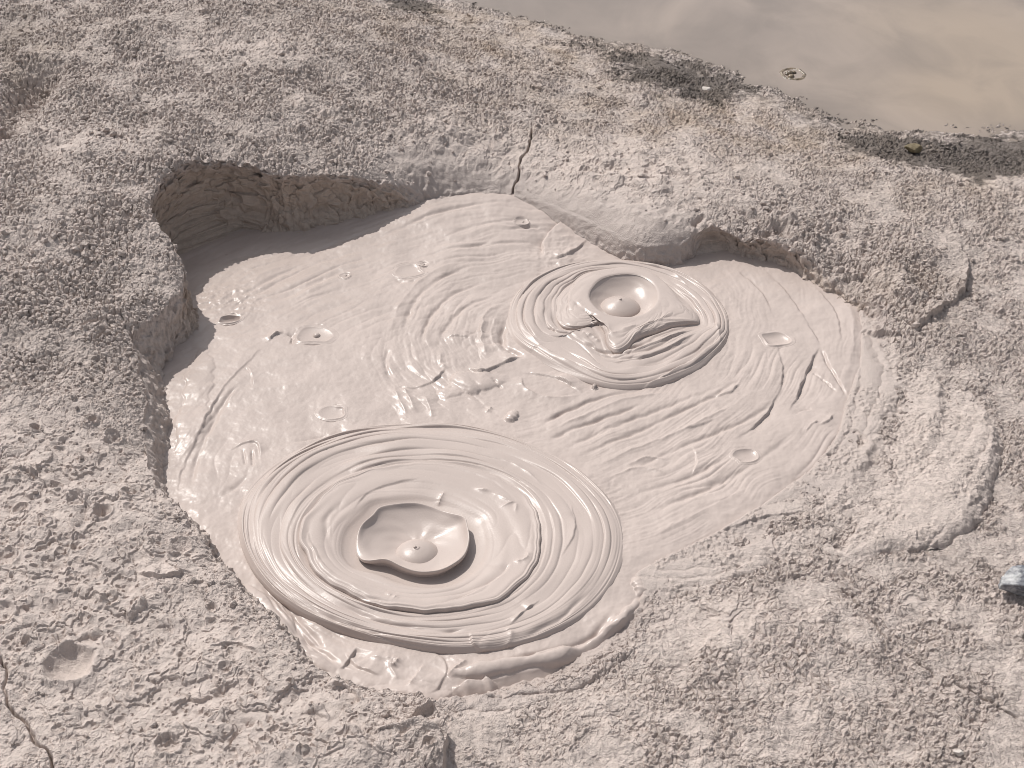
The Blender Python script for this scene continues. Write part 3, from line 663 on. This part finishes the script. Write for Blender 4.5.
# ------------------------------------------------------------------ older flow on the right
FLOW_EDGE = [(862,300),(885,318),(912,332),(938,345),(966,372),(998,420),(1004,452),(994,492),(975,530),(945,546),(905,553),(868,562),(842,580),(820,582),(800,566),(777,563),(745,574),(718,586),(690,592),(655,600),(625,612),
             (600,580),(700,500),(780,430),(820,340)]
flow_edge = spline([at(a, b, .02)[:2] for a, b in FLOW_EDGE], True, 6)
FLOW_FOLDS = [Stroke(p, k, a, w, .01, t, wob) for p, k, a, w, t, wob in [
    ([(897,335),(906,370),(900,400),(882,430),(868,465),(852,490),(840,505)], 'soft', .022, .06, .2, .014),
    ([(915,345),(935,375),(942,410),(938,440),(920,462),(890,480)], 'soft', .020, .06, .25, .014),
    ([(835,520),(800,530),(760,545),(720,560)], 'step', .010, .04, .3, .010), ([(860,500),(845,530),(838,560)], 'rope', -.012, .03, .3, .010),
    ([(690,535),(730,530),(770,518),(825,512)], 'step', .008, .03, .3, .008), ([(715,583),(750,572),(778,562)], 'rope', .012, .03, .3, .006),
    ([(772,526),(777,536),(774,547),(778,558)], 'groove', .007, .0024, .25, .005),
    ([(925,345),(918,360),(924,372)], 'rope', .008, .012, .3, .004), ([(895,388),(902,396),(898,410)], 'rope', -.010, .014, .3, .004),
    ([(850,430),(862,440),(858,452)], 'rope', -.010, .014, .3, .004), ([(900,560),(930,556),(950,545)], 'rope', .008, .03, .3, .006)]]
def build_flow():
    ang = np.linspace(rad(46), rad(30.5), 640)
    ys = CAM_H / np.tan(ang); us = np.linspace(.03, .36, 620)
    Y, U = np.meshgrid(ys.astype(F), us.astype(F), indexing='ij'); X = U * (Y + .75)
    x, y = X.ravel(), Y.ravel()
    jx = x + .010 * perlin(x * 20, y * 20, 201) + .004 * perlin(x * 60, y * 60, 203); jy = y + .010 * perlin(x * 20, y * 20, 202) + .004 * perlin(x * 60, y * 60, 204)
    e, _ = sdf(jx, jy, flow_edge)
    me, _ = sdf(x, y, mud_edge)
    g = base_land(x, y)
    thick = .046 * np.sqrt(np.clip(e / .04, 0, 1)) * np.clip(.30 + blobs(x, y, [(985,470,70,90),(900,545,50,30,.5)]), 0, 1)
    z = g * ss(.0, .3, -me + .05) + thick - .010 - .075 * ss(.0, .06, me) + (.008 - .0) * ss(-.25, -.02, me)
    cn = at(620,360)[:2]; X_, Y_ = jx - F(cn[0]), jy - F(cn[1]); r = np.hypot(X_, Y_); a = np.arctan2(Y_, X_) * .9
    p = perlin(r * 17, a * 2.2, 210); z += .009 * (np.sqrt(np.abs(p) + .01) - .4)
    patch = ss(-.3, .3, fbm(x * 7, y * 7, 3, 211) + .1)
    f, rr, _ = worley(jx / .011, jy / .011, 212); c3 = np.sqrt(np.clip(1 - (f / (.3 + .4 * rr)) ** 2, 0, 1)) * (rr > .3)
    z += patch * (.0026 * c3 + .0034 * fbm(x * 75, y * 75, 3, 213)) + .0010 * fbm(x * 26, y * 26, 3, 214)
    for s in FLOW_FOLDS: s.add(x, y, z)
    V = np.stack([x, y, z], 1)
    keep = (e > -.005) & (me < .12)
    n = fbm(x * 5, y * 5, 3, 215)
    wet = np.clip(np.exp(-(np.clip(-me, 0, 9) / .10)) * 1.1 + .25 * n, 0, 1) * .9
    zero = np.zeros(len(x), F)
    Q = grid_quads(*X.shape); Q = Q[keep[Q].all(1)]
    o = link_mesh('mud_flow', V, Q, M_GROUND, attrs=dict(brown=zero, damp=zero, wet=wet, pale=np.full(len(x), .7, F)))
    tag(o, 'rough half dried lobe of overflowed mud right of the pool', 'mud flow', kind='structure')
build_flow()
print('flow', round(time.time() - T0, 1))

# ================================================================== MUD RINGS
NT = 960
TH = np.linspace(0, 2 * np.pi, NT, endpoint=False)
def polar(pts, z, c=None):
    """closed outline read at height z -> centre and radius at each angle (world)"""
    P = spline([at(a, b, z)[:2] for a, b in pts], True, 10)
    c = P.mean(0) if c is None else c
    a = np.unwrap(np.arctan2(P[:, 1] - c[1], P[:, 0] - c[0])); r = np.hypot(P[:, 0] - c[0], P[:, 1] - c[1])
    if a[-1] < a[0]: a, r = a[::-1], r[::-1]
    o = np.argsort(a % (2 * np.pi)); a2, r2 = (a % (2 * np.pi))[o], r[o]
    return c, np.interp(TH, np.r_[a2[-1] - 2 * np.pi, a2, a2[0] + 2 * np.pi], np.r_[r2[-1], r2, r2[0]])
def curve3(c, r, z):
    z = np.broadcast_to(z, TH.shape)
    return np.stack([c[0] + r * np.cos(TH), c[1] + r * np.sin(TH), z], 1)
def oval(px, py, rx, ry):
    return [(px + rx * math.cos(t), py - ry * math.sin(t)) for t in np.linspace(0, 2 * np.pi, 24, endpoint=False)]
def loft(curves, n):
    """stack of closed curves -> dense surface rows (Catmull-Rom across), n rows per interval"""
    K = np.array(curves); Q = np.concatenate([2 * K[:1] - K[1:2], K, 2 * K[-1:] - K[-2:-1]])
    rows = []; tpos = []
    for i in range(1, len(Q) - 2):
        m = n[i - 1] if not np.isscalar(n) else n
        last = i == len(Q) - 3
        for t in np.linspace(0, 1, m + (1 if last else 0), endpoint=last):
            a, b, c, d = Q[i - 1], Q[i], Q[i + 1], Q[i + 2]
            rows.append(.5 * (2 * b + (c - a) * t + (2 * a - 5 * b + 4 * c - d) * t ** 2 + (3 * b - a - 3 * c + d) * t ** 3)); tpos.append(i - 1 + t)
    return np.array(rows), np.array(tpos)
def surf(name, rows, mat, root, cap=False):
    V = rows.reshape(-1, 3); Q = grid_quads(rows.shape[0], NT, True)
    return keep_world(link_mesh(name, V, Q, mat), root)
def circ_noise(f, u, seed, turns=1.0):
    """noise that closes on itself round the ring"""
    return perlin(np.cos(TH)[None] * turns + u[:, None] * 1.0 + 7, np.sin(TH)[None] * turns + u[:, None] * f, seed)
def ripples(rows, u, freq, amp, seed, sharp=.5, wob=.35, along=1.6):
    """pillowy concentric folds with sharp creases between; u: 0 inner edge .. 1 outer edge per row"""
    U = u[:, None] + 0 * TH[None]
    c, s = np.cos(TH)[None] + 0 * U, np.sin(TH)[None] + 0 * U
    ecc = .06 * np.cos(TH - 2.2)[None] + .05 * perlin(c * 1.2 + 3, s * 1.2 + U, seed + 1) + .018 * perlin(c * 4 + 3, s * 4 + 5 * U, seed + 2)
    q = (U + ecc * wob + .05 * np.sin(U * 9 + seed) * (1 - U)) * freq
    i = np.floor(q); f = q - i
    pil = 1 - np.abs(2 * f - 1) ** 4
    a = .40 + 1.0 * perlin(c * along + i * 3.7, s * along + i * 9.1, seed + 4)
    fine = perlin(q * 1.3 + c * 1.1, s * 1.6 + c * .7, seed + 6)
    fine = np.sqrt(np.abs(fine) + .006)
    swell = perlin(q * .45 + c * 1.6, s * 1.8 + c, seed + 8)
    win = ss(0, .06, U)
    rows[..., 2] += win * amp * (pil * np.clip(a, .0, 1.2) + .16 * (fine - .4) + .6 * swell)
    return rows

def ring_large():
    root = empty('mud_ring', tuple(at(432,536,0)))
    tag(root, 'large round mud ring with an open cup at its centre, nearest the front', 'mud ring', 'bubbling mud rings')
    cO, rO = polar(R1_OUT, .008); rO = rO * 1.012
    DISC = [(300,545),(304,520),(322,495),(350,476),(392,465),(440,463),(490,472),(522,490),(540,515),(541,545),(530,572),(505,594),(470,607),(425,612),(380,606),(340,590),(312,568)]
    cD, rD = polar(DISC, .030)
    CUP = [(357,545),(360,528),(372,516),(380,507),(396,504),(415,503),(433,506),(450,512),(464,518),(467,526),(469,540),(464,554),(452,564),(438,570),(420,571),(402,567),(385,560),(370,558),(362,554)]
    cK, rK = polar(CUP, .038)
    front = .5 - .5 * np.sin(TH)                          # 1 towards the camera
    # --- band of ripples
    edge_t = .010 + .020 * front
    ks = [curve3(cO * (1 - t) + cD * t, rO * (1 - t) + rD * t, z) for t, z in
          ((1.10, .018), (.96, .024), (.80, .024), (.6, .022), (.42, .021), (.26, .016 + .006 * front), (.14, .010 + .0105 * front), (.06, .005 + .0105 * front))]
    ks += [curve3(cO, rO * 1.0, .000 + .004 * front), curve3(cO, rO * .995, -.012), curve3(cO, rO * .985, -.03)]
    rows, tp = loft(ks, [6, 16, 26, 26, 26, 20, 12, 10, 8, 5])
    u = np.interp(tp, [0, 1, 7, 8, 10], [0, .04, .93, 1, 1])
    amp_env = 1 - ss(.9, 1.0, u)
    r0 = rows.copy(); ripples(rows, u, 9.0, .0088, 301, wob=.7)
    rows[..., 2] = r0[..., 2] + (rows[..., 2] - r0[..., 2]) * amp_env[:, None] * (.55 + .45 * (1 - front)[None] + .25 * np.cos(TH - 3.3)[None])
    # streaky front edge and a few thrown folds
    rows[..., 2] += .0016 * ss(.75, .95, u)[:, None] * perlin(np.cos(TH)[None] * 3 + u[:, None] * 30, np.sin(TH)[None] * 3 + u[:, None] * 22, 310)
    P = rows.reshape(-1, 3); z = P[:, 2].astype(F).copy()
    for pts, k, a, w in [([(508,628),(525,612),(540,600)], 'step', .007, .02), ([(470,632),(474,645),(500,652)], 'step', .008, .02), ([(505,650),(511,634),(506,628)], 'ridge', .006, .008),
                         ([(480,452),(520,468),(545,488)], 'ridge', .005, .008), ([(250,560),(272,590),(305,612)], 'ridge', .005, .014), ([(560,560),(575,530),(570,500)], 'step', .004, .02),
                         ([(330,600),(380,622),(440,632),(468,630)], 'groove', .005, .006), ([(300,600),(340,622),(400,640)], 'groove', .005, .005), ([(590,590),(560,618),(520,638)], 'groove', .005, .006)]:
        Stroke(pts, k, a, w, .02, .25, .003).add(P[:, 0].astype(F), P[:, 1].astype(F), z)
    rows[..., 2] = z.reshape(rows.shape[:2])
    surf('ripple_band', rows, M_MUD, root)
    # --- inner disc with the moat; its lip laps over the band
    wobD = .012 * perlin(np.cos(TH) * 2.2 + 5, np.sin(TH) * 2.2, 320) + .004 * perlin(np.cos(TH) * 7, np.sin(TH) * 7, 321)
    step = np.clip(.55 + .8 * np.sin(-TH - .3) + .6 * perlin(np.cos(TH) * 1.5, np.sin(TH) * 1.5 + 9, 322), .12, 1.2)   # lip shows most at the front right
    ks = [curve3(cK, rK * .80, .009), curve3(cK, rK * .95, .008), curve3(cK, rK * 1.10, .009), curve3(cK * .88 + cD * .12, rK * 1.10 + rD * .07, .014),
          curve3(cK * .68 + cD * .32, rK * .86 + rD * .25, .0235), curve3(cK * .3 + cD * .7, rK * .36 + rD * .60, .0285), curve3(cD, rD * .93 + wobD * .9, .0300 + .004 * step), curve3(cD, rD * .985 + wobD, .0295 + .0045 * step), curve3(cD, rD + wobD, .026 + .003 * step),
          curve3(cD, rD + wobD, .018), curve3(cD, rD * .985 + wobD, .008)]
    rows, tp = loft(ks, [5, 8, 12, 18, 18, 22, 10, 6, 5, 4])
    env = np.interp(tp, [0, 3.5, 5, 6, 7, 8, 10], [0, .05, 1, 1, .7, 0, 0])
    c, s = np.cos(TH)[None], np.sin(TH)[None]; U = tp[:, None]
    fl = perlin(c * 1.5 + U * .8, s * 1.5 + U * .8, 330)
    q = perlin(U * 1.5 + c * .6, s * .9 + c * .5 + U * .3, 331)
    rows[..., 2] += env[:, None] * (.003 * fl + .0032 * (np.sqrt(np.abs(q) + .003) - .4))
    P = rows.reshape(-1, 3); z = P[:, 2].astype(F).copy()
    for pts, k, a, w in [([(425,478),(390,484),(366,494),(352,512)], 'step', -.0035, .03), ([(470,488),(490,492),(505,499),(518,506)], 'ridge', .006, .006), ([(444,490),(438,502)], 'ridge', .006, .005),
                         ([(440,606),(470,594),(500,576),(512,562)], 'step', -.008, .022), ([(512,562),(526,560),(529,552)], 'ridge', .006, .006), ([(385,594),(400,600)], 'ridge', .005, .005),
                         ([(498,508),(515,503),(516,516)], 'ridge', .004, .004), ([(345,500),(326,520),(330,550)], 'groove', .004, .008), ([(310,540),(318,560),(335,578)], 'ridge', .004, .008),
                         ([(320,575),(350,596),(400,606)], 'groove', .004, .006)]:
        Stroke(pts, k, a, w, .028, .25, .002).add(P[:, 0].astype(F), P[:, 1].astype(F), z)
    rows[..., 2] = z.reshape(rows.shape[:2])
    surf('inner_disc', rows, M_MUD, root)
    # --- thin walled cup
    flap = np.exp(-((np.mod(TH - rad(205) + np.pi, 2 * np.pi) - np.pi) / .35) ** 2)        # lip curls out at the front left
    zr = .037 + .003 * np.sin(TH * 3 + 1) + .002 * np.sin(TH * 5) - .008 * flap
    b = lambda f, z: curve3(cK + np.array([0, .012]) * (1 - f), rK * f, z)
    ks = [b(.10, -.002), b(.35, .002), b(.55, .009), b(.74, .0175), b(.90, .0275), curve3(cK, rK * (.985 + .02 * flap), zr + .001), curve3(cK, rK * (1.01 + .03 * flap), zr - .002), curve3(cK, rK * (.99 + .02 * flap), zr - .012),
          curve3(cK, rK * .955, .024), curve3(cK, rK * .925, .014), curve3(cK, rK * .915, .005), curve3(cK, rK * .93, -.008)]
    rows, tp = loft(ks, 9)
    rows[..., 2] += .0012 * perlin(np.cos(TH)[None] * 2 + tp[:, None] * .5, np.sin(TH)[None] * 2 + tp[:, None] * .5, 340)
    cup = surf('crater_cup', rows, M_MUD, root)
    # --- the next bubble rising in the cup
    cB = at(417,552,.008)[:2]
    bump = [(0.0005, .0245), (.006, .0240), (.0085, .0225), (.018, .0210), (.034, .0165), (.048, .008), (.056, -.001), (.058, -.012)]
    rows, tp = loft([curve3(cB, np.full(NT, r), z) for r, z in bump], 7)
    dome = surf('rising_bubble', rows, M_MUD, root)
    bump = [(.0003, .0285), (.0028, .0277), (.0042, .0250), (.0046, .0215)]
    rows, tp = loft([curve3(at(415,546,.028)[:2], np.full(NT, r), z) for r, z in bump], 4)
    tip = surf('bubble_tip', rows[:, ::12] if False else rows, M_TIP, root)
    # hang the tip from its bubble (sub-part)
    tip.parent = dome; tip.matrix_parent_inverse = dome.matrix_world.inverted()
    return root

def ring_small():
    root = empty('mud_ring', tuple(at(618,322,0)))
    tag(root, 'small mud ring with a round crater and a draped flap, near the back bank', 'mud ring', 'bubbling mud rings')
    cO, rO = polar(R2_OUT, .014)
    DISC = [(557,304),(560,318),(570,325),(584,325),(598,321),(605,330),(608,342),(616,348),(627,345),(640,335),(655,330),(672,324),(686,321),(698,319),(694,308),(682,296),(668,284),(648,273),(622,267),(596,268),(574,278),(561,291)]
    cD, rD = polar(DISC, .030)
    cK, rK = polar(oval(624,295,35,22), .036)
    rK = rK * (1 + .035 * perlin(np.cos(TH) * 1.3 + 2, np.sin(TH) * 1.3, 450))
    rD = rD * (1 + .03 * perlin(np.cos(TH) * 4 + 2, np.sin(TH) * 4, 451))
    front = .5 - .5 * np.sin(TH)
    edge_t = .008 + .020 * front
    ks = [curve3(cO * (1 - t) + cD * t, rO * (1 - t) + rD * t, z) for t, z in
          ((1.14, .010), (1.0, .014), (.8, .018), (.6, .020), (.42, .020), (.26, .016 + .006 * front), (.13, .011 + .009 * front), (.05, .005 + .009 * front))]
    ks += [curve3(cO, rO, .002 + .004 * front), curve3(cO, rO * .995, -.012), curve3(cO, rO * .985, -.03)]
    rows, tp = loft(ks, [6, 14, 18, 18, 18, 14, 9, 8, 6, 4])
    u = np.interp(tp, [0, 1, 7, 8, 10], [0, .04, .93, 1, 1])
    env = 1 - ss(.9, 1.0, u)
    r0 = rows[..., 2].copy(); ripples(rows, u, 7.2, .0075, 401, wob=.8)
    rows[..., 2] = r0 + (rows[..., 2] - r0) * env[:, None]
    P = rows.reshape(-1, 3); z = P[:, 2].astype(F).copy()
    for pts, k, a, w in [([(720,336),(706,350),(690,362),(660,378),(640,386)], 'step', .012, .03), ([(721,344),(718,330),(714,322)], 'ridge', .006, .008), ([(560,325),(575,338),(600,350),(640,352),(672,340),(694,325)], 'groove', .007, .006),
                         ([(580,345),(605,356),(640,358),(680,346),(700,330)], 'groove', .006, .006), ([(600,360),(640,366),(670,360),(690,348)], 'step', -.006, .02), ([(546,328),(553,331),(561,330)], 'step', -.006, .01),
                         ([(525,330),(545,350),(580,368)], 'ridge', .005, .010), ([(622,354),(650,346),(675,337),(696,327)], 'step', .008, .02), ([(618,350),(640,345),(665,334),(694,323)], 'groove', .010, .006), ([(612,362),(645,357),(675,346),(698,332)], 'step', .007, .02), ([(575,335),(590,345),(606,352),(620,356)], 'groove', .008, .006), ([(580,332),(592,336),(600,342)], 'ridge', .008, .008), ([(662,296),(678,304),(690,310)], 'ridge', .006, .006), ([(640,262),(670,272),(690,288)], 'ridge', .005, .008)]:
        Stroke(pts, k, a, w, .02, .25, .003).add(P[:, 0].astype(F), P[:, 1].astype(F), z)
    rows[..., 2] = z.reshape(rows.shape[:2])
    surf('ripple_band', rows, M_MUD, root)
    # --- raised inner disc, draping in lobes at the front
    lob = (.004 * np.sin(TH * 9 + 1) + .008 * perlin(np.cos(TH) * 3, np.sin(TH) * 3 + 4, 452)) * front
    f2 = np.clip(front * 1.5 - .25, 0.0, 1)
    f3 = f2 * (.35 + .65 * ss(rad(235), rad(285), np.mod(TH, 2 * np.pi)))          # the flap stands clear only towards the right
    ks = [curve3(cK, rK * .97, .0335), curve3(cK, rK * 1.04, .0368), curve3(cK, rK * 1.25, .0360), curve3(cK * .6 + cD * .4, rK * .76 + rD * .4, .0325 + .003 * f3), curve3(cK * .25 + cD * .75, rK * .26 + rD * .72, .027 + .008 * f3 + lob * .4), curve3(cD, rD * .94, .022 + .011 * f3 + lob * .6), curve3(cD, rD * 1.0, .0185 + .008 * f3 + lob * .4),
          curve3(cD, rD * 1.025, .015 + .001 * f3), curve3(cD, rD * 1.0, .000)]
    rows, tp = loft(ks, [5, 8, 12, 16, 12, 8, 6, 5])
    env2 = np.interp(tp, [0, 2, 4, 5, 8], [0, .3, 1, .8, 0])
    rows[..., 2] += env2[:, None] * (.003 * perlin(np.cos(TH)[None] * 2.5 + tp[:, None], np.sin(TH)[None] * 2.5, 420) + .004 * front[None] * (np.sqrt(np.abs(perlin(tp[:, None] * 1.2 + np.cos(TH)[None] * 2.5, np.sin(TH)[None] * 4 + np.cos(TH)[None] * 2, 421)) + .004) - .4))
    P = rows.reshape(-1, 3); z = P[:, 2].astype(F).copy()
    for pts, k, a, w in [([(607,322),(612,334),(626,330),(640,326)], 'ridge', .006, .008), ([(598,321),(606,330),(609,344)], 'ridge', .008, .008), ([(628,344),(640,332),(656,322),(694,319)], 'ridge', .008, .010), ([(572,300),(585,312),(600,318)], 'groove', .004, .006)]:
        Stroke(pts, k, a, w, .03, .25, .002).add(P[:, 0].astype(F), P[:, 1].astype(F), z)
    rows[..., 2] = z.reshape(rows.shape[:2])
    surf('draped_disc', rows, M_MUD, root)
    b = lambda f, z: curve3(cK, rK * f, z)
    rows, tp = loft([b(.1, -.006), b(.45, -.003), b(.68, .006), b(.83, .017), b(.93, .027), b(1.0, .0345), b(1.05, .0364), b(1.10, .0355)], 9)
    rows[..., 2] += .001 * perlin(np.cos(TH)[None] * 2 + tp[:, None] * .5, np.sin(TH)[None] * 2 + tp[:, None] * .5, 440)
    surf('crater', rows, M_MUD, root)
    cB = at(620,308,.0)[:2]
    rows, tp = loft([curve3(cB, np.full(NT, r), z) for r, z in [(.0004, .0325), (.004, .032), (.012, .0295), (.028, .0245), (.046, .0165), (.060, .006), (.066, -.005), (.067, -.015)]], 7)
    dome = surf('rising_bubble', rows, M_MUD, root)
    rows, tp = loft([curve3(at(620,308,.0)[:2], np.full(NT, r), z) for r, z in [(.0003, .0365), (.0030, .0355), (.0048, .0325), (.0054, .0295)]], 4)
    tip = surf('bubble_tip', rows, M_TIP, root)
    tip.parent = dome; tip.matrix_parent_inverse = dome.matrix_world.inverted()
M_TIP = mat_wet_mud('wet_mud_dark_tip', (.25, .4), .0012)
ring_large(); ring_small()
print('rings', round(time.time() - T0, 1))

# ------------------------------------------------------------------ small bubbles and dents
def build_bubble(b, seed):
    px, py, rp, depth, rim, _, dome, label = b
    c = at(px, py); R = rp * mpp(px, py)[0]
    n = 96; th = np.linspace(0, 2 * np.pi, n, endpoint=False)
    q = np.r_[np.linspace(.02, .7, 12), np.linspace(.74, 1.5, 26)]
    rr = (1 + .22 * perlin(np.cos(th) * .9 + seed * 3.37 + .4, np.sin(th) * .9 + .3, 500 + seed)) * (1 + .16 * np.exp(-((np.mod(th - .6 - seed * 1.7, 2 * np.pi) - np.pi) / .35) ** 2))
    X = c[0] + R * q[:, None] * (rr * np.cos(th))[None]; Y = c[1] + R * .82 * q[:, None] * (rr * np.sin(th))[None]
    base = mud_height(X.ravel(), Y.ravel(), False)[0].reshape(X.shape)
    mean = base.mean()
    prof = -depth * np.clip(1 - q ** 3, 0, 1) + rim * 0 - .005 * ss(1.25, 1.5, q) + .0006
    w = ss(1.3, .8, q)[:, None] if False else (1 - ss(.8, 1.3, q))[:, None]
    Z = base * (1 - w) + mean * w + prof[:, None] + (rim * .8 * np.exp(-((q - 1.0) / .12) ** 2))[:, None] * np.clip(.15 + .9 * np.cos(th + 1.1 + .9 * math.sin(seed * 2.3)), 0, 1)[None]
    root = empty('mud_bubble', (c[0], c[1], mean))
    tag(root, label, 'mud bubble', 'small bubbles and dents in the mud pool')
    V = np.stack([X, Y, Z], -1).reshape(-1, 3)
    Q = grid_quads(len(q), n, True)
    keep_world(link_mesh('bubble_rim', V, Q, M_MUD), root)
    if dome:
        r0 = max(.005, R * .22); t = np.linspace(.02, 1.2, 10)
        cc = (c[0] + R * .15, c[1] + R * .1)
        X = cc[0] + r0 * np.sin(t)[:, None] * np.cos(th)[None]; Y = cc[1] + r0 * np.sin(t)[:, None] * np.sin(th)[None]
        Z = mean - depth * .9 + r0 * (np.cos(t) - .3)[:, None] + 0 * th[None]
        keep_world(link_mesh('bead', np.stack([X, Y, Z], -1).reshape(-1, 3), grid_quads(10, n, True), M_MUD), root)
for i, b in enumerate(BUBBLES): build_bubble(b, i)

# ------------------------------------------------------------------ stones
def stone(name, px, py, z, size, mat, label, cat, seed, group=None, rot=0, sink=.3, facet=5, point=False):
    """an angular stone: a dense ball cut by random planes, then roughened"""
    rng = np.random.default_rng(seed)
    n1, n2 = 56, 72
    t = np.linspace(.001, np.pi - .001, n1); p = np.linspace(0, 2 * np.pi, n2, endpoint=False)
    D = np.stack([np.sin(t)[:, None] * np.cos(p)[None], np.sin(t)[:, None] * np.sin(p)[None], np.cos(t)[:, None] + 0 * p[None]], -1).reshape(-1, 3)
    r = np.ones(len(D))
    for k in range(facet * 3):
        nrm = rng.normal(size=3); nrm /= np.linalg.norm(nrm); o = rng.uniform(.45, .85)
        dn = D @ nrm
        r = np.where(dn > 1e-3, np.minimum(r, o / np.maximum(dn, 1e-3)), r)
    r = r * (1 + .05 * fbm((D[:, 0] + 3 * D[:, 2]) * 3, (D[:, 1] + D[:, 2]) * 3, 4, seed))
    V = D * r[:, None]
    if point: V[:, 1:] *= (.30 + .70 * ss(-.95, .25, V[:, 0]))[:, None]
    V = V * np.array(size)
    ca, sa = math.cos(rot), math.sin(rot)
    V = np.stack([V[:, 0] * ca - V[:, 1] * sa, V[:, 0] * sa + V[:, 1] * ca, V[:, 2] + size[2] * (1 - 2 * sink) * .7], 1)
    o = link_mesh(name, V, grid_quads(n1, n2, True), mat)
    o.location = at(px, py, z)
    return tag(o, label, cat, group)
M_BLUE = mat_stone('blue_grey_stone', (.11, .115, .135), (.55, .55, .55), 26, .55, (.42, .62))
M_WHITE = mat_stone('white_pebble', (.50, .45, .41), (.68, .62, .58), 40)
M_BROWN = mat_stone('olive_brown_stone', (.14, .11, .06), (.26, .21, .13), 30)
M_WETSTONE = mat_stone('wet_dark_stone', (.10, .075, .05), (.26, .2, .14), 60, .18)
stone('rock', 1020, 591, .028, (.105, .060, .055), M_BLUE, 'blue grey and white angular rock lying on the flats at the right edge', 'rock', 5, rot=.1, sink=.2, facet=6, point=True)
stone('pebble', 706, 91, .105, (.020, .016, .018), M_WHITE, 'whitish pebble on the dark damp patch near the pond', 'pebble', 8, 'loose pebbles')
stone('pebble', 913, 151, .068, (.036, .026, .022), M_BROWN, 'olive brown stone in the dark band by the pond', 'pebble', 9, 'loose pebbles')
stone('pebble', 958, 754, .034, (.012, .009, .008), M_WHITE, 'small cream pebble near the bottom right corner', 'pebble', 10, 'loose pebbles')

def bubble_cluster():
    c = at(793, 74, POND_Z)
    root = empty('bubble_cluster', tuple(c)); tag(root, 'brown frothy bubbling spot in the pond near its shore', 'bubble cluster')
    th = np.linspace(0, 2 * np.pi, 64, endpoint=False); rng = np.random.default_rng(3)
    q = np.linspace(.5, 1.25, 14)
    a = .052 * (1 + .1 * perlin(np.cos(th) * 1.5, np.sin(th) * 1.5, 601))
    X = c[0] + q[:, None] * (a * np.cos(th))[None]; Y = c[1] + q[:, None] * (a * 1.15 * np.sin(th))[None]
    Z = POND_Z + (.008 * np.exp(-((q - .9) / .12) ** 2) - .002)[:, None] * (.7 + .5 * perlin(np.cos(th) * 2, np.sin(th) * 2, 602))[None]
    keep_world(link_mesh('froth_rim', np.stack([X, Y, Z], -1).reshape(-1, 3), grid_quads(14, 64, True), M_WETSTONE), root)
    for k in range(7):
        r = rng.uniform(.008, .016); ox, oy = rng.uniform(-.028, .028), rng.uniform(-.025, .025)
        t = np.linspace(.02, 1.5, 12)
        X = c[0] + ox + r * np.sin(t)[:, None] * np.cos(th)[None]; Y = c[1] + oy + r * np.sin(t)[:, None] * np.sin(th)[None]
        Z = POND_Z - .001 + r * .8 * np.cos(t)[:, None] + 0 * th[None]
        keep_world(link_mesh('bubble', np.stack([X, Y, Z], -1).reshape(-1, 3), grid_quads(12, 64, True), M_WETSTONE), root)
bubble_cluster()

# ================================================================== LIGHT, SKY, CAMERA
SUN = np.array([-.43, .48, .765]); SUN /= np.linalg.norm(SUN)
elev = math.asin(SUN[2]); az = math.atan2(SUN[0], SUN[1])
from mathutils import Vector
sl = bpy.data.lights.new('sun', 'SUN'); sl.energy = 3.5; sl.angle = rad(.53); sl.color = (1, .955, .90)
so = bpy.data.objects.new('sun', sl); COL.objects.link(so); so.location = (-4, 6, 8)
so.rotation_euler = Vector(SUN).to_track_quat('Z', 'Y').to_euler()
w = bpy.data.worlds.new('World'); S.world = w; w.use_nodes = True
nt = w.node_tree
sky = nt.nodes.new('ShaderNodeTexSky'); sky.sky_type = 'NISHITA'; sky.sun_disc = False
sky.sun_elevation = elev; sky.sun_rotation = az; sky.dust_density = 2.5
hs = nt.nodes.new('ShaderNodeHueSaturation'); hs.inputs['Saturation'].default_value = .30     # milky, hazy sky
nt.links.new(sky.outputs[0], hs.inputs['Color']); nt.links.new(hs.outputs[0], nt.nodes['Background'].inputs[0]); nt.nodes['Background'].inputs[1].default_value = .105

cd = bpy.data.cameras.new('camera'); co_ = bpy.data.objects.new('camera', cd); COL.objects.link(co_)
co_.location = (0, 0, CAM_H); co_.rotation_euler = (math.pi / 2 - PITCH, 0, 0)
cd.sensor_fit = 'HORIZONTAL'; cd.angle = 2 * math.atan(512 / FPX); cd.clip_end = 300; cd.clip_start = .05
S.camera = co_
S.cycles.filter_width = .95
S.view_settings.view_transform = 'Standard'; S.view_settings.look = 'None'; S.view_settings.gamma = 1
S.view_settings.exposure = .09
print('done', round(time.time() - T0, 1))
